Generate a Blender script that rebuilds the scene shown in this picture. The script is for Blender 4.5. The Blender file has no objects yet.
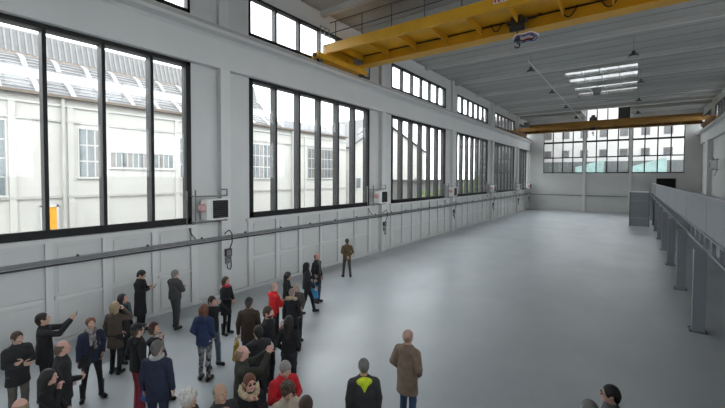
import bpy, math, random
import numpy as np
from mathutils import Matrix, Vector
R = math.radians
random.seed(7)
sc = bpy.context.scene
C = sc.collection

# ------------------------------------------------------------------ camera
S = 0.915                      # hall was laid out in survey units; S turns them into metres
cd = bpy.data.cameras.new('camera'); cam = bpy.data.objects.new('camera', cd); C.objects.link(cam)
FWD = Vector((-0.58992085, 0.80695158, -0.02867994)); RGT = Vector((0.80721646, 0.59024424, 0.00365068)); UPV = Vector((-0.01987409, 0.0209973, 0.99958198))
cam.matrix_world = Matrix(((RGT.x, UPV.x, -FWD.x, 0), (RGT.y, UPV.y, -FWD.y, 0), (RGT.z, UPV.z, -FWD.z, 5.0 * S), (0, 0, 0, 1)))
cd.sensor_width = 36.0; cd.lens = 371.73 / 725 * 36.0; cd.shift_y = -15.84 / 725
cd.clip_end = 500
sc.camera = cam

# ------------------------------------------------------------------ sky and exposure
w = bpy.data.worlds.new('overcast'); sc.world = w; w.use_nodes = True
bg = w.node_tree.nodes['Background']; bg.inputs['Color'].default_value = (0.93, 0.97, 1.0, 1); bg.inputs['Strength'].default_value = 1.0
sc.view_settings.view_transform = 'Standard'; sc.view_settings.look = 'None'
sc.view_settings.gamma = 1.0; sc.view_settings.use_curve_mapping = False
sc.view_settings.exposure = 2.78
sc.cycles.use_denoising = True
sc.cycles.max_bounces = 12; sc.cycles.diffuse_bounces = 7; sc.cycles.transparent_max_bounces = 24
sc.cycles.sample_clamp_indirect = 6.0

# ------------------------------------------------------------------ materials
MATS = {}
def mat(name, col, rough=0.6, var=0.06, scale=3.0, bump=0.0, bscale=40.0, metal=0.0, spec=0.4, rvar=0.0, col2=None, detail=6.0):
    if name in MATS: return MATS[name]
    m = bpy.data.materials.new(name); m.use_nodes = True; nt = m.node_tree; b = nt.nodes['Principled BSDF']
    b.inputs['Roughness'].default_value = rough; b.inputs['Metallic'].default_value = metal
    b.inputs['Specular IOR Level'].default_value = spec
    tc = nt.nodes.new('ShaderNodeTexCoord')
    n = nt.nodes.new('ShaderNodeTexNoise'); n.inputs['Scale'].default_value = scale; n.inputs['Detail'].default_value = detail
    nt.links.new(tc.outputs['Object'], n.inputs['Vector'])
    r = nt.nodes.new('ShaderNodeValToRGB'); nt.links.new(n.outputs['Fac'], r.inputs['Fac'])
    c2 = col2 or tuple(min(1, c * (1 + var)) for c in col); c1 = col if col2 else tuple(c * (1 - var) for c in col)
    r.color_ramp.elements[0].position = 0.3; r.color_ramp.elements[1].position = 0.7
    r.color_ramp.elements[0].color = (*c1, 1); r.color_ramp.elements[1].color = (*c2, 1)
    nt.links.new(r.outputs['Color'], b.inputs['Base Color'])
    if rvar:
        mr = nt.nodes.new('ShaderNodeMapRange'); mr.inputs['To Min'].default_value = rough - rvar; mr.inputs['To Max'].default_value = rough + rvar
        nt.links.new(n.outputs['Fac'], mr.inputs['Value']); nt.links.new(mr.outputs['Result'], b.inputs['Roughness'])
    if bump:
        n2 = nt.nodes.new('ShaderNodeTexNoise'); n2.inputs['Scale'].default_value = bscale; n2.inputs['Detail'].default_value = 4
        nt.links.new(tc.outputs['Object'], n2.inputs['Vector'])
        bp = nt.nodes.new('ShaderNodeBump'); bp.inputs['Strength'].default_value = bump; bp.inputs['Distance'].default_value = 0.02
        nt.links.new(n2.outputs['Fac'], bp.inputs['Height']); nt.links.new(bp.outputs['Normal'], b.inputs['Normal'])
    MATS[name] = m; return m
def glass(name, tint=(1, 1, 1), gloss=(1, 1, 1)):
    m = bpy.data.materials.new(name); m.use_nodes = True; nt = m.node_tree; nt.nodes.clear()
    o = nt.nodes.new('ShaderNodeOutputMaterial'); t = nt.nodes.new('ShaderNodeBsdfTransparent'); g = nt.nodes.new('ShaderNodeBsdfGlossy')
    t.inputs['Color'].default_value = (*tint, 1); g.inputs['Color'].default_value = (*gloss, 1); g.inputs['Roughness'].default_value = 0.03
    lw = nt.nodes.new('ShaderNodeLayerWeight'); pw = nt.nodes.new('ShaderNodeMath'); pw.operation = 'POWER'; pw.inputs[1].default_value = 6.0
    f = nt.nodes.new('ShaderNodeMath'); f.operation = 'MULTIPLY_ADD'; f.inputs[1].default_value = 0.5; f.inputs[2].default_value = 0.02
    nt.links.new(lw.outputs['Facing'], pw.inputs[0]); nt.links.new(pw.outputs[0], f.inputs[0])
    x = nt.nodes.new('ShaderNodeMixShader')
    nt.links.new(f.outputs[0], x.inputs['Fac']); nt.links.new(t.outputs['BSDF'], x.inputs[1]); nt.links.new(g.outputs['BSDF'], x.inputs[2])
    nt.links.new(x.outputs['Shader'], o.inputs['Surface']); MATS[name] = m; return m
WALL = mat('wall_paint', (0.57, 0.57, 0.565), 0.55, 0.03, 0.7, 0.05, 30)
WALL2 = mat('wall_paint_end', (0.54, 0.54, 0.53), 0.6, 0.03, 0.7)
PIER = mat('pier_paint', (0.62, 0.62, 0.615), 0.55, 0.02, 0.9)
CEIL = mat('ceiling_paint', (0.37, 0.37, 0.36), 0.7, 0.04, 0.5)
CBEAM = mat('ceiling_beam_paint', (0.52, 0.52, 0.51), 0.6, 0.03, 1.0)
BLACK = mat('black_window_steel', (0.012, 0.012, 0.0125), 0.55, 0.15, 4, spec=0.25)
FIN = mat('fin_steel', (0.024, 0.024, 0.025), 0.5, 0.1, 4)
STEEL = mat('grey_steel', (0.20, 0.205, 0.21), 0.45, 0.1, 6, metal=0.3)
DSTEEL = mat('dark_steel', (0.05, 0.05, 0.055), 0.5, 0.15, 6)
WHITE = mat('white_enamel', (0.75, 0.75, 0.73), 0.35, 0.03, 4)
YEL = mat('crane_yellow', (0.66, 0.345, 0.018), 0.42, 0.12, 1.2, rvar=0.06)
YEL_SHADED = mat('crane_yellow_shaded', (0.26, 0.13, 0.025), 0.5, 0.14, 1.0)  # far crane: yellow darkened in the colour to stand in for backlit shade
MEZ = mat('mezzanine_paint', (0.27, 0.285, 0.31), 0.5, 0.05, 0.9)
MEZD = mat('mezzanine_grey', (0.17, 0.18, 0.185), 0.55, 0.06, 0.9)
DARK = mat('opening_dark', (0.012, 0.012, 0.013), 0.7)
RUB = mat('rubber_black', (0.015, 0.015, 0.016), 0.6)
RED = mat('red_print', (0.55, 0.03, 0.03), 0.5)
PINK = mat('motor_pink', (0.62, 0.36, 0.36), 0.5, 0.1, 8)
GLASS = glass('window_glass', (0.96, 0.97, 0.97))
RGLASS = glass('roof_glass', (0.40, 0.40, 0.40))
TEAL = glass('teal_glass', (0.45, 0.80, 0.74), (0.8, 1, 0.95))

def floor_material():
    m = bpy.data.materials.new('floor_coating'); m.use_nodes = True; nt = m.node_tree; b = nt.nodes['Principled BSDF']
    tc = nt.nodes.new('ShaderNodeTexCoord'); mp = nt.nodes.new('ShaderNodeMapping'); mp.inputs['Scale'].default_value = (1.0, 0.55, 1)
    nt.links.new(tc.outputs['Object'], mp.inputs['Vector'])
    n = nt.nodes.new('ShaderNodeTexNoise'); n.inputs['Scale'].default_value = 0.35; n.inputs['Detail'].default_value = 5; n.inputs['Roughness'].default_value = 0.62
    nt.links.new(mp.outputs['Vector'], n.inputs['Vector'])
    r = nt.nodes.new('ShaderNodeValToRGB'); r.color_ramp.elements[0].position = 0.28; r.color_ramp.elements[1].position = 0.72
    r.color_ramp.elements[0].color = (0.33, 0.355, 0.375, 1); r.color_ramp.elements[1].color = (0.43, 0.455, 0.47, 1)
    nt.links.new(n.outputs['Fac'], r.inputs['Fac']); nt.links.new(r.outputs['Color'], b.inputs['Base Color'])
    n3 = nt.nodes.new('ShaderNodeTexNoise'); n3.inputs['Scale'].default_value = 0.6; n3.inputs['Detail'].default_value = 2
    nt.links.new(tc.outputs['Object'], n3.inputs['Vector'])
    mr = nt.nodes.new('ShaderNodeMapRange'); mr.inputs['From Min'].default_value = 0.0; mr.inputs['From Max'].default_value = 1.0; mr.inputs['To Min'].default_value = 0.24; mr.inputs['To Max'].default_value = 0.46
    nt.links.new(n3.outputs['Fac'], mr.inputs['Value']); nt.links.new(mr.outputs['Result'], b.inputs['Roughness'])
    b.inputs['Specular IOR Level'].default_value = 0.5
    MATS['floor'] = m; return m
FLOOR = floor_material()

# ------------------------------------------------------------------ mesh helpers
class MB:
    """collects shapes; build() links them as ONE mesh object"""
    def __init__(s): s.v = []; s.f = []; s.mi = []
    def add(s, vs, fs, mi=0):
        o = len(s.v); s.v += [tuple(p) for p in vs]; s.f += [tuple(i + o for i in f) for f in fs]; s.mi += [mi] * len(fs); return s
    def box(s, x0, x1, y0, y1, z0, z1, mi=0):
        return s.add([(x0,y0,z0),(x1,y0,z0),(x1,y1,z0),(x0,y1,z0),(x0,y0,z1),(x1,y0,z1),(x1,y1,z1),(x0,y1,z1)],
                     [(0,3,2,1),(4,5,6,7),(0,1,5,4),(1,2,6,5),(2,3,7,6),(3,0,4,7)], mi)
    def prism(s, pts, axis, a, b, mi=0):
        """extrude polygon pts (2D) along axis x/y/z from a to b"""
        def P(p, t): return (t, p[0], p[1]) if axis == 'x' else (p[0], t, p[1]) if axis == 'y' else (p[0], p[1], t)
        n = len(pts); vs = [P(p, a) for p in pts] + [P(p, b) for p in pts]
        fs = [tuple(range(n))[::-1], tuple(range(n, 2 * n))] + [(i, (i + 1) % n, n + (i + 1) % n, n + i) for i in range(n)]
        return s.add(vs, fs, mi)
    def cyl(s, a, b, r0, r1=None, n=10, mi=0):
        r1 = r0 if r1 is None else r1; a = Vector(a); b = Vector(b); d = (b - a).normalized()
        u = d.orthogonal().normalized(); v = d.cross(u)
        vs = [a + (u * math.cos(2*math.pi*i/n) + v * math.sin(2*math.pi*i/n)) * r0 for i in range(n)] + [b + (u * math.cos(2*math.pi*i/n) + v * math.sin(2*math.pi*i/n)) * r1 for i in range(n)]
        fs = [tuple(range(n))[::-1], tuple(range(n, 2*n))] + [(i, (i+1)%n, n+(i+1)%n, n+i) for i in range(n)]
        return s.add(vs, fs, mi)
    def tube(s, pts, r, n=6, mi=0):
        for a, b in zip(pts[:-1], pts[1:]): s.cyl(a, b, r, r, n, mi)
        return s
    def build(s, name, m, parent=None, smooth=False):
        me = bpy.data.meshes.new(name); me.from_pydata(s.v, [], s.f)
        for x in (m if isinstance(m, (list, tuple)) else [m]): me.materials.append(x)
        me.polygons.foreach_set('material_index', s.mi)
        if smooth: me.polygons.foreach_set('use_smooth', [True] * len(s.f))
        me.update()
        return link(name, me, parent)
def link(name, me, parent=None, loc=None):
    o = bpy.data.objects.new(name, me); C.objects.link(o)
    if parent is not None: o.parent = parent
    if loc is not None: o.location = loc
    return o
def tag(o, label=None, cat=None, group=None, kind=None):
    if label: o['label'] = label
    if cat: o['category'] = cat
    if group: o['group'] = group
    if kind: o['kind'] = kind
    return o
def empty(name, loc=(0, 0, 0), rz=0.0):
    o = bpy.data.objects.new(name, None); C.objects.link(o); o.location = loc; o.rotation_euler = (0, 0, rz); o.empty_display_size = 0.2; return o
BOXES = {}
def piece(name, x0, x1, y0, y1, z0, z1, m, parent):
    """a box piece at its own centre; alike pieces share mesh data"""
    key = (round(x1-x0, 3), round(y1-y0, 3), round(z1-z0, 3), m.name)
    if key not in BOXES:
        a, b, c = key[0]/2, key[1]/2, key[2]/2
        t = MB().box(-a, a, -b, b, -c, c); me = bpy.data.meshes.new(name); me.from_pydata(t.v, [], t.f); me.materials.append(m); me.update(); BOXES[key] = me
    return link(name, BOXES[key], parent, ((x0+x1)/2, (y0+y1)/2, (z0+z1)/2))
def holed(mb, axis, t0, t1, u0, u1, v0, v1, holes):
    """slab between t0..t1 on axis, spanning u,v, minus rectangles (ua,ub,va,vb)"""
    us = sorted({u0, u1} | {x for h in holes for x in h[:2] if u0 < x < u1})
    for a, b in zip(us[:-1], us[1:]):
        cuts = sorted((h[2], h[3]) for h in holes if h[0] < (a+b)/2 < h[1]); z = v0; segs = []
        for c, d in cuts:
            if c > z: segs.append((z, c))
            z = max(z, d)
        if z < v1: segs.append((z, v1))
        for c, d in segs:
            if axis == 'x': mb.box(t0, t1, a, b, c, d)
            elif axis == 'y': mb.box(a, b, t0, t1, c, d)
            else: mb.box(a, b, c, d, t0, t1)
    return mb

# ================================================================== THE HALL
D = 13.9; Y0 = -1.545; PER = 11.983; WW = 9.274
ZB, ZT, UB, UT = 3.17, 9.455, 11.27, 13.04
YB, YF = -16.0, 64.2; XR = 7.0; ZC = 14.0
def struct(o, label, cat='structure'): return tag(o, label, cat, kind='structure')

struct(MB().box(-D-0.4, XR+0.4, YB-0.4, YF+0.4, -0.3, 0).build('floor', FLOOR), 'smooth grey coated concrete floor of the hall', 'floor')

# left wall with two tiers of windows
WY = [(Y0 + k*PER, Y0 + k*PER + WW) for k in range(-1, 6)]
WY = [(max(a, YB+1), b) for a, b in WY]
PY = [Y0 + k*PER - (PER-WW)/2 for k in range(0, 6)]          # piers
mb = MB(); holed(mb, 'x', -D-0.42, -D, YB, YF, 0, ZC, [(a, b, ZB, ZT) for a, b in WY] + [(a, b, UB, UT) for a, b in WY])
wl = struct(mb.build('wall_left', WALL), 'long white wall with two tiers of black windows', 'wall')
def gantry_profile(sg, xo):      # beam that carries the crane rail; sg=+1 for the left wall
    P = lambda d, z: (xo + sg*d, z)
    return [P(0.0, 9.40), P(0.30, 9.40), P(0.30, 10.50), P(0.40, 10.60), P(0.68, 10.66), P(0.68, 10.80), P(0.0, 10.84)]
for i, (a, b) in enumerate(zip([YB] + PY, PY + [YF])):
    MB().prism(gantry_profile(1, -D), 'y', a, b).build('gantry_beam', PIER, wl)
for py in PY:
    piece('pier', -D, -D+0.28, py-0.22, py+0.22, 0, 9.40, PIER, wl)
    piece('pier_cap', -D, -D+0.20, py-0.22, py+0.22, 10.84, ZC, PIER, wl)
piece('pier', -D, -D+0.28, YF-0.75, YF-0.3, 0, 9.40, PIER, wl)
# dado: ribs under every mullion, one rail between the two rows of panels, sill under each window
for a, b in WY:
    st = 1.49 if abs(b-WW-Y0) < 0.01 else WW/6
    n = 6
    for j in range(-1, n+2):
        y = b - (0.0 if st > 1.5 else -0.07) - (6-j)*st
        if y < YB+0.3 or y > YF-0.4: continue
        wdt = 0.13 if j % 2 == 0 else 0.09
        if j in (-1, n+1): continue
        piece('wall_rib', -D, -D+0.10, y-wdt, y+wdt, 0.12, ZB-0.14, PIER, wl)
    for j in range(n):
        y = b - (0.0 if st > 1.5 else -0.07) - (6-j)*st
        if y < YB: continue
        piece('panel_rail', -D, -D+0.07, y+0.13, y+st-0.13, 1.32, 1.42, PIER, wl)
        piece('wall_panel', -D, -D+0.03, y+0.22, y+st-0.22, 1.52, ZB-0.28, WALL, wl)
        piece('wall_panel', -D, -D+0.03, y+0.22, y+st-0.22, 0.22, 1.22, WALL, wl)
    piece('window_sill', -D, -D+0.12, b-WW-0.2, b+0.2, ZB-0.14, ZB-0.02, PIER, wl)
for i in range(13):
    y = YB + i*6.0
    piece('skirting', -D, -D+0.12, y, min(y+6.0, YF-0.02), 0.0, 0.12, WALL, wl)

def window_left(n, a, b, z0, z1, label, fin, fw, st):
    a0 = b - 0.08*(st < 1.5) - 6*st + 0.15*(st < 1.5)
    mb = MB(); t = fw
    mb.box(-D-0.1, -D+0.04, a, b, z0, z0+t*1.3); mb.box(-D-0.1, -D+0.04, a, b, z1-t, z1); mb.box(-D-0.1, -D+0.04, a, a+t, z0, z1); mb.box(-D-0.1, -D+0.04, b-t, b, z0, z1)
    o = struct(mb.build('window_%d' % n, BLACK), label, 'window')
    edges = [a] + [a0 + j*st for j in range(1, 6) if a0 + j*st > a + 0.3] + [b]
    for y in edges[1:-1]:
        piece('mullion', -D-0.02, -D+0.03, y-0.05, y+0.05, z0+t, z1-t, BLACK, o)
        piece('fin', -D-fin, -D-0.02, y-0.03, y+0.03, z0+t, z1-t, FIN, o)
    for y in (a+t/2, b-t/2):
        piece('fin', -D-fin, -D-0.1, y-0.03, y+0.03, z0+t, z1-t, FIN, o)
    piece('head_fin', -D-fin, -D-0.1, a, b, z1-t, z1-t+0.06, FIN, o); piece('sill_fin', -D-fin, -D-0.1, a, b, z0+0.02, z0+t*1.1, FIN, o)
    for c, d in zip(edges[:-1], edges[1:]):
        piece('pane', -D-0.075, -D-0.06, c+0.04, d-0.04, z0+t, z1-t, GLASS, o)
    return o
ORD = ['behind the viewpoint', 'nearest, at the left edge', 'second from the left', 'third from the left', 'fourth from the left', 'fifth from the left', 'last before the far wall']
for k, (a, b) in enumerate(WY):
    window_left(1 + k, a, b, ZB, ZT, 'tall black-framed lower window of the left wall, ' + ORD[k], 0.40, 0.19, 1.49 if k == 1 else WW/6)
    window_left(8 + k, a, b, UB, UT, 'low clerestory window of the left wall, ' + ORD[k], 0.26, 0.10, 1.49 if k == 1 else WW/6)

# end walls
FX = [(-11.63, -6.23), (-5.88, -0.65), (-0.32, 5.25)]
FZ = [5.75, 8.12, 10.45, 12.78]
def end_wall(name, y0, y1, label, ztop, extra=()):
    return struct(holed(MB(), 'y', y0, y1, -D-0.42, XR+0.42, 0, ztop, [(a, b, FZ[0], FZ[-1]) for a, b in FX] + list(extra)).build(name, WALL2), label, 'wall')
wf = end_wall('wall_far', YF, YF+0.4, 'far end wall with three gridded windows', 15.6, [(-5.88, -0.65, 13.0, 15.2), (2.45, 4.4, 3.2, 4.98)])
wb = struct(MB().box(-D-0.42, XR+0.42, YB-0.4, YB, 0, 15.6).build('wall_back', WALL2), 'plain back end wall behind the viewpoint', 'wall')
nwin = 15
def window_end(n, a, b, zs, y, label, blind=None):
    sg = 1 if y > 0 else -1; y0, y1 = sorted((y + sg*0.02, y + sg*0.12))
    mb = MB(); t = 0.09
    mb.box(a, b, y0, y1, zs[0], zs[0]+t*1.6); mb.box(a, b, y0, y1, zs[-1]-t, zs[-1]); mb.box(a, a+t, y0, y1, zs[0], zs[-1]); mb.box(b-t, b, y0, y1, zs[0], zs[-1])
    o = struct(mb.build('window_%d' % n, BLACK), label, 'window')
    st = (b-a)/4
    for j in (1, 2, 3): piece('mullion', a+j*st-0.07, a+j*st+0.07, y0, y1, zs[0]+t, zs[-1]-t, BLACK, o)
    for i, z in enumerate(zs[1:-1]): piece('transom', a+t, b-t, y0, y1, z-(0.13 if i == 1 else 0.08), z+(0.13 if i == 1 else 0.08), BLACK, o)
    for i in range(len(zs)-1):
        for j in range(4):
            if blind == (i, j): piece('blind_panel', a+j*st+0.05, a+(j+1)*st-0.05, y0+0.03, y0+0.06, zs[i]+0.06, zs[i+1]-0.06, DARK, o)
            else: piece('pane', a+j*st+0.05, a+(j+1)*st-0.05, y0+0.04, y0+0.055, zs[i]+0.06, zs[i+1]-0.06, GLASS, o)
for (a, b), t in zip(FX, ('left', 'middle', 'right')):
    window_end(nwin, a, b, FZ, YF, 'gridded black-framed window of the far wall, %s of three' % t); nwin += 1
window_end(nwin, -5.88, -0.65, [13.0, 15.2], YF, 'high strip of panes near the roof of the far wall', (0, 3)); nwin += 1
for x in (-6.055, -0.485):
    piece('pier', x-0.16, x+0.16, YF-0.22, YF, 0, ZC, PIER, wf)
for a, b in ((-13.4, -6.3), (-5.8, -0.75), (-0.25, 1.9)):
    piece('panel_rail', a, b, YF-0.07, YF, 2.36, 2.5, STEEL, wf)
    piece('wall_panel', a+0.2, b-0.2, YF-0.03, YF, 0.25, 1.2, WALL2, wf)
    piece('wall_panel', a+0.2, b-0.2, YF-0.03, YF, 2.9, 5.4, WALL2, wf)
d1 = struct(MB().box(2.45, 4.4, YF+0.30, YF+0.36, 3.2, 4.98).build('door_1', DARK), 'black doorway in the far wall above the mezzanine', 'door')
mb = MB(); mb.box(2.40, 2.47, YF-0.05, YF+0.3, 3.2, 5.03); mb.box(4.38, 4.45, YF-0.05, YF+0.3, 3.2, 5.03); mb.box(2.40, 4.45, YF-0.05, YF+0.3, 4.96, 5.03); mb.build('door_frame', DSTEEL, d1)

# right wall and gantry beam; its windows are added to light the left wall
RW = [(a, b) for a, b in WY]
wr = struct(holed(MB(), 'x', XR, XR+0.42, YB, YF, 0, ZC, [(a, b, UB, UT) for a, b in RW] + [(a, b, 4.9, 9.3) for a, b in RW[:4]]).build('wall_right', WALL), 'right long wall above and below the mezzanine', 'wall')
for i, (a, b) in enumerate(zip([YB] + PY, PY + [YF])):
    MB().prism([(x, z) for x, z in gantry_profile(-1, XR)][::-1], 'y', a, b).build('gantry_beam', PIER, wr)
for py in [q for q in PY] + [YF-6.2]:
    piece('pier', XR-0.45, XR, py-0.4, py+0.4, 3.2, 9.40, PIER, wr)
for k, a, b, UB, UT in [(k, a, b, UB, UT) for k, (a, b) in enumerate(RW)] + [(k, a, b, 4.9, 9.3) for k, (a, b) in enumerate(RW[:4])]:
    mb = MB(); t = 0.1
    mb.box(XR-0.04, XR+0.1, a, b, UB, UB+t); mb.box(XR-0.04, XR+0.1, a, b, UT-t, UT); mb.box(XR-0.04, XR+0.1, a, a+t, UB, UT); mb.box(XR-0.04, XR+0.1, b-t, b, UB, UT)
    o = struct(mb.build('window_%d' % nwin, BLACK), ('added clerestory window' if UB > 6 else 'added large lower window') + ' of the right wall, bay %s' % ORD[k].replace('left', 'front'), 'window'); nwin += 1
    st = WW/6; ed = [a] + [b-WW+j*st for j in range(1, 6) if b-WW+j*st > a+0.3] + [b]
    for y in ed[1:-1]: piece('mullion', XR-0.03, XR+0.2, y-0.04, y+0.04, UB+t, UT-t, BLACK, o)
    for c, d in zip(ed[:-1], ed[1:]): piece('pane', XR+0.06, XR+0.075, c+0.04, d-0.04, UB+t, UT-t, GLASS, o)

# ceiling with roof lights, transverse beams and ribs
SKY = [(-5.1, 0.05, 36.3, 38.05), (-5.1, 0.05, 38.8, 41.0), (-5.1, 0.05, 42.9, 44.6), (-5.1, 0.05, 45.7, 47.4)]
SKY0 = []
SHAFT = (-5.95, -0.58, 56.6, YF)
ce = struct(holed(MB(), 'z', ZC, ZC+0.25, -D-0.42, XR+0.42, YB, YF, SKY + SKY0 + [SHAFT]).build('ceiling', CEIL), 'pale grey ribbed concrete ceiling', 'ceiling')
skips = SKY + SKY0 + [SHAFT]
def xsegs(y):                 # keep beams out of the roof lights
    hs = [s for s in skips if s[2]-0.15 < y < s[3]+0.15]
    return [(-D, XR)] if not hs else [(-D, hs[0][0]-0.1), (hs[0][1]+0.1, XR)]
beams = [9.07 + 6.2*k for k in range(-4, 9)]
for y in beams:
    for a, b in xsegs(y): MB().prism([(y-0.13, ZC-0.26), (y+0.13, ZC-0.26), (y+0.19, ZC), (y-0.19, ZC)], 'x', a, b).build('ceiling_beam', CBEAM, ce)
for y in beams:
    for q in (1.55, 3.1, 4.65):
        for a, b in xsegs(y+q): piece('ceiling_rib', a, b, y+q-0.06, y+q+0.06, ZC-0.04, ZC, CEIL, ce)
for i, (x0, x1, y0, y1) in enumerate(SKY + SKY0):
    o = struct(MB().box(x0, x1, y0, y1, ZC+0.01, ZC+0.03).build('window_%d' % nwin, RGLASS), 'glazed roof light strip, %s of its set' % ['first', 'second', 'third', 'fourth'][i % 4] + ('' if i < 4 else ', out of view'), 'roof light'); nwin += 1
    for x in (x0+1.3, x0+2.6, x0+3.9): piece('glazing_bar', x-0.02, x+0.02, y0, y1, ZC-0.03, ZC+0.01, WHITE, o)
x0, x1, y0, y1 = SHAFT
mb = MB(); mb.box(x0-0.2, x0, y0-0.2, y1, ZC+0.25, 15.5); mb.box(x1, x1+0.2, y0-0.2, y1, ZC+0.25, 15.5); mb.box(x0, x1, y0-0.2, y0, ZC+0.25, 15.5)
o = struct(mb.build('trim_1', CEIL), 'raised roof lantern before the far wall', 'roof light')
MB().box(x0, x1, y0, y1, 15.45, 15.5).build('pane', RGLASS, o)

# steel service rail along the left wall
mb = MB(); mb.box(-D+0.34, -D+0.40, YB+0.2, YF-0.6, 2.47, 2.57); mb.box(-D+0.29, -D+0.45, YB+0.2, YF-0.6, 2.57, 2.585)
rail = tag(mb.build('service_rail', STEEL), 'thin grey steel service rail running along the white left wall', 'rail')
MB().cyl((-D+0.37, YB+0.2, 2.42), (-D+0.37, YF-0.6, 2.42), 0.028, n=8).build('conduit', DSTEEL, rail)
y = YB + 1.2
while y < YF-1:
    piece('bracket', -D+0.05, -D+0.34, y-0.02, y+0.02, 2.50, 2.55, STEEL, rail)
    piece('clip', -D+0.33, -D+0.41, y+0.74, y+0.79, 2.585, 2.65, DSTEEL, rail); y += 1.9975

# ------------------------------------------------------------------ mezzanine on the right
MX = 1.9
mz = tag(empty('mezzanine', (0, 0, 0)), 'long grey mezzanine gallery with solid parapet along the right wall', 'mezzanine')
COLY = [4.6, 10.4, 16.25, 22.0, 27.75, 33.4, 39.2, 45.0, 50.8, 56.6, 62.3]
MB().box(MX+0.1, XR-0.45, 1.0, YF, 2.98, 3.2).build('deck', MEZD, mz)
mb = MB(); mb.box(MX+0.06, MX+0.12, 1.0, YF, 2.70, 3.2); mb.box(MX-0.04, MX+0.2, 1.0, YF, 2.70, 2.76); mb.box(MX-0.04, MX+0.2, 1.0, YF, 3.16, 3.22)
edge = mb.build('edge_beam', MEZ, mz)
for i in range(52):
    y = 1.6 + i*1.2
    piece('stiffener', MX-0.03, MX+0.06, y-0.03, y+0.03, 2.76, 3.16, MEZ, edge)
    if i % 2: piece('bolt_plate', MX+0.02, MX+0.06, y+0.4, y+0.62, 2.86, 3.06, STEEL, edge)
for i, (a, b) in enumerate(zip([1.0] + COLY, COLY + [YF-0.1])):
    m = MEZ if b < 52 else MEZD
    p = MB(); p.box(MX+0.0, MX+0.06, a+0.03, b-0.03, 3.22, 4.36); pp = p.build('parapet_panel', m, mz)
    piece('post', MX+0.06, MX+0.12, a-0.03, a+0.03, 3.2, 4.37, MEZD, mz)
MB().box(MX-0.03, MX+0.12, 1.0, YF-0.1, 4.36, 4.40).build('handrail', MEZ, mz)
for y in COLY:
    c = piece('column', 1.62, 1.94, y-0.13, y+0.15, 0, 2.70, MEZ, mz)
    q = piece('base_plate', -0.24, 0.24, -0.24, 0.24, -1.35, -1.325, STEEL, c)
    for sx in (-0.19, 0.19):
        for sy in (-0.19, 0.19): piece('anchor_bolt', sx-0.02, sx+0.02, sy-0.02, sy+0.02, -1.325, -1.29, DSTEEL, c)
    piece('floor_joist', 1.94, XR-0.45, y-0.07, y+0.11, 2.72, 2.98, MEZD, mz)

# stair enclosure beside the mezzanine
se = tag(empty('stair_enclosure', (0.5, 49.2, 0)), 'grey sheet-metal stair enclosure with horizontal seams standing beside the mezzanine', 'enclosure')
for i, z in enumerate((0.05, 0.93, 1.81, 2.69)):
    piece('sheet_panel', -0.78, 0.74, -1.17, -1.12, z, z+0.86, MEZ, se); piece('sheet_panel', -0.85, -0.80, -1.1, 1.1, z, z+0.86, MEZ, se)
for x, y in ((-0.82, -1.14), (0.78, -1.14), (-0.82, 1.14), (0.78, 1.14)): piece('corner_post', x-0.05, x+0.05, y-0.05, y+0.05, 0, 3.58, STEEL, se)
mb = MB(); mb.box(-0.87, 0.83, -1.19, 1.19, 3.5, 3.58); mb.build('top_cover', MEZ, se)
for i in range(12): piece('tread', -0.75, 0.75, -1.05+i*0.17, -0.86+i*0.17, 0.22+0.25*i, 0.26+0.25*i, STEEL, se)

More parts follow.
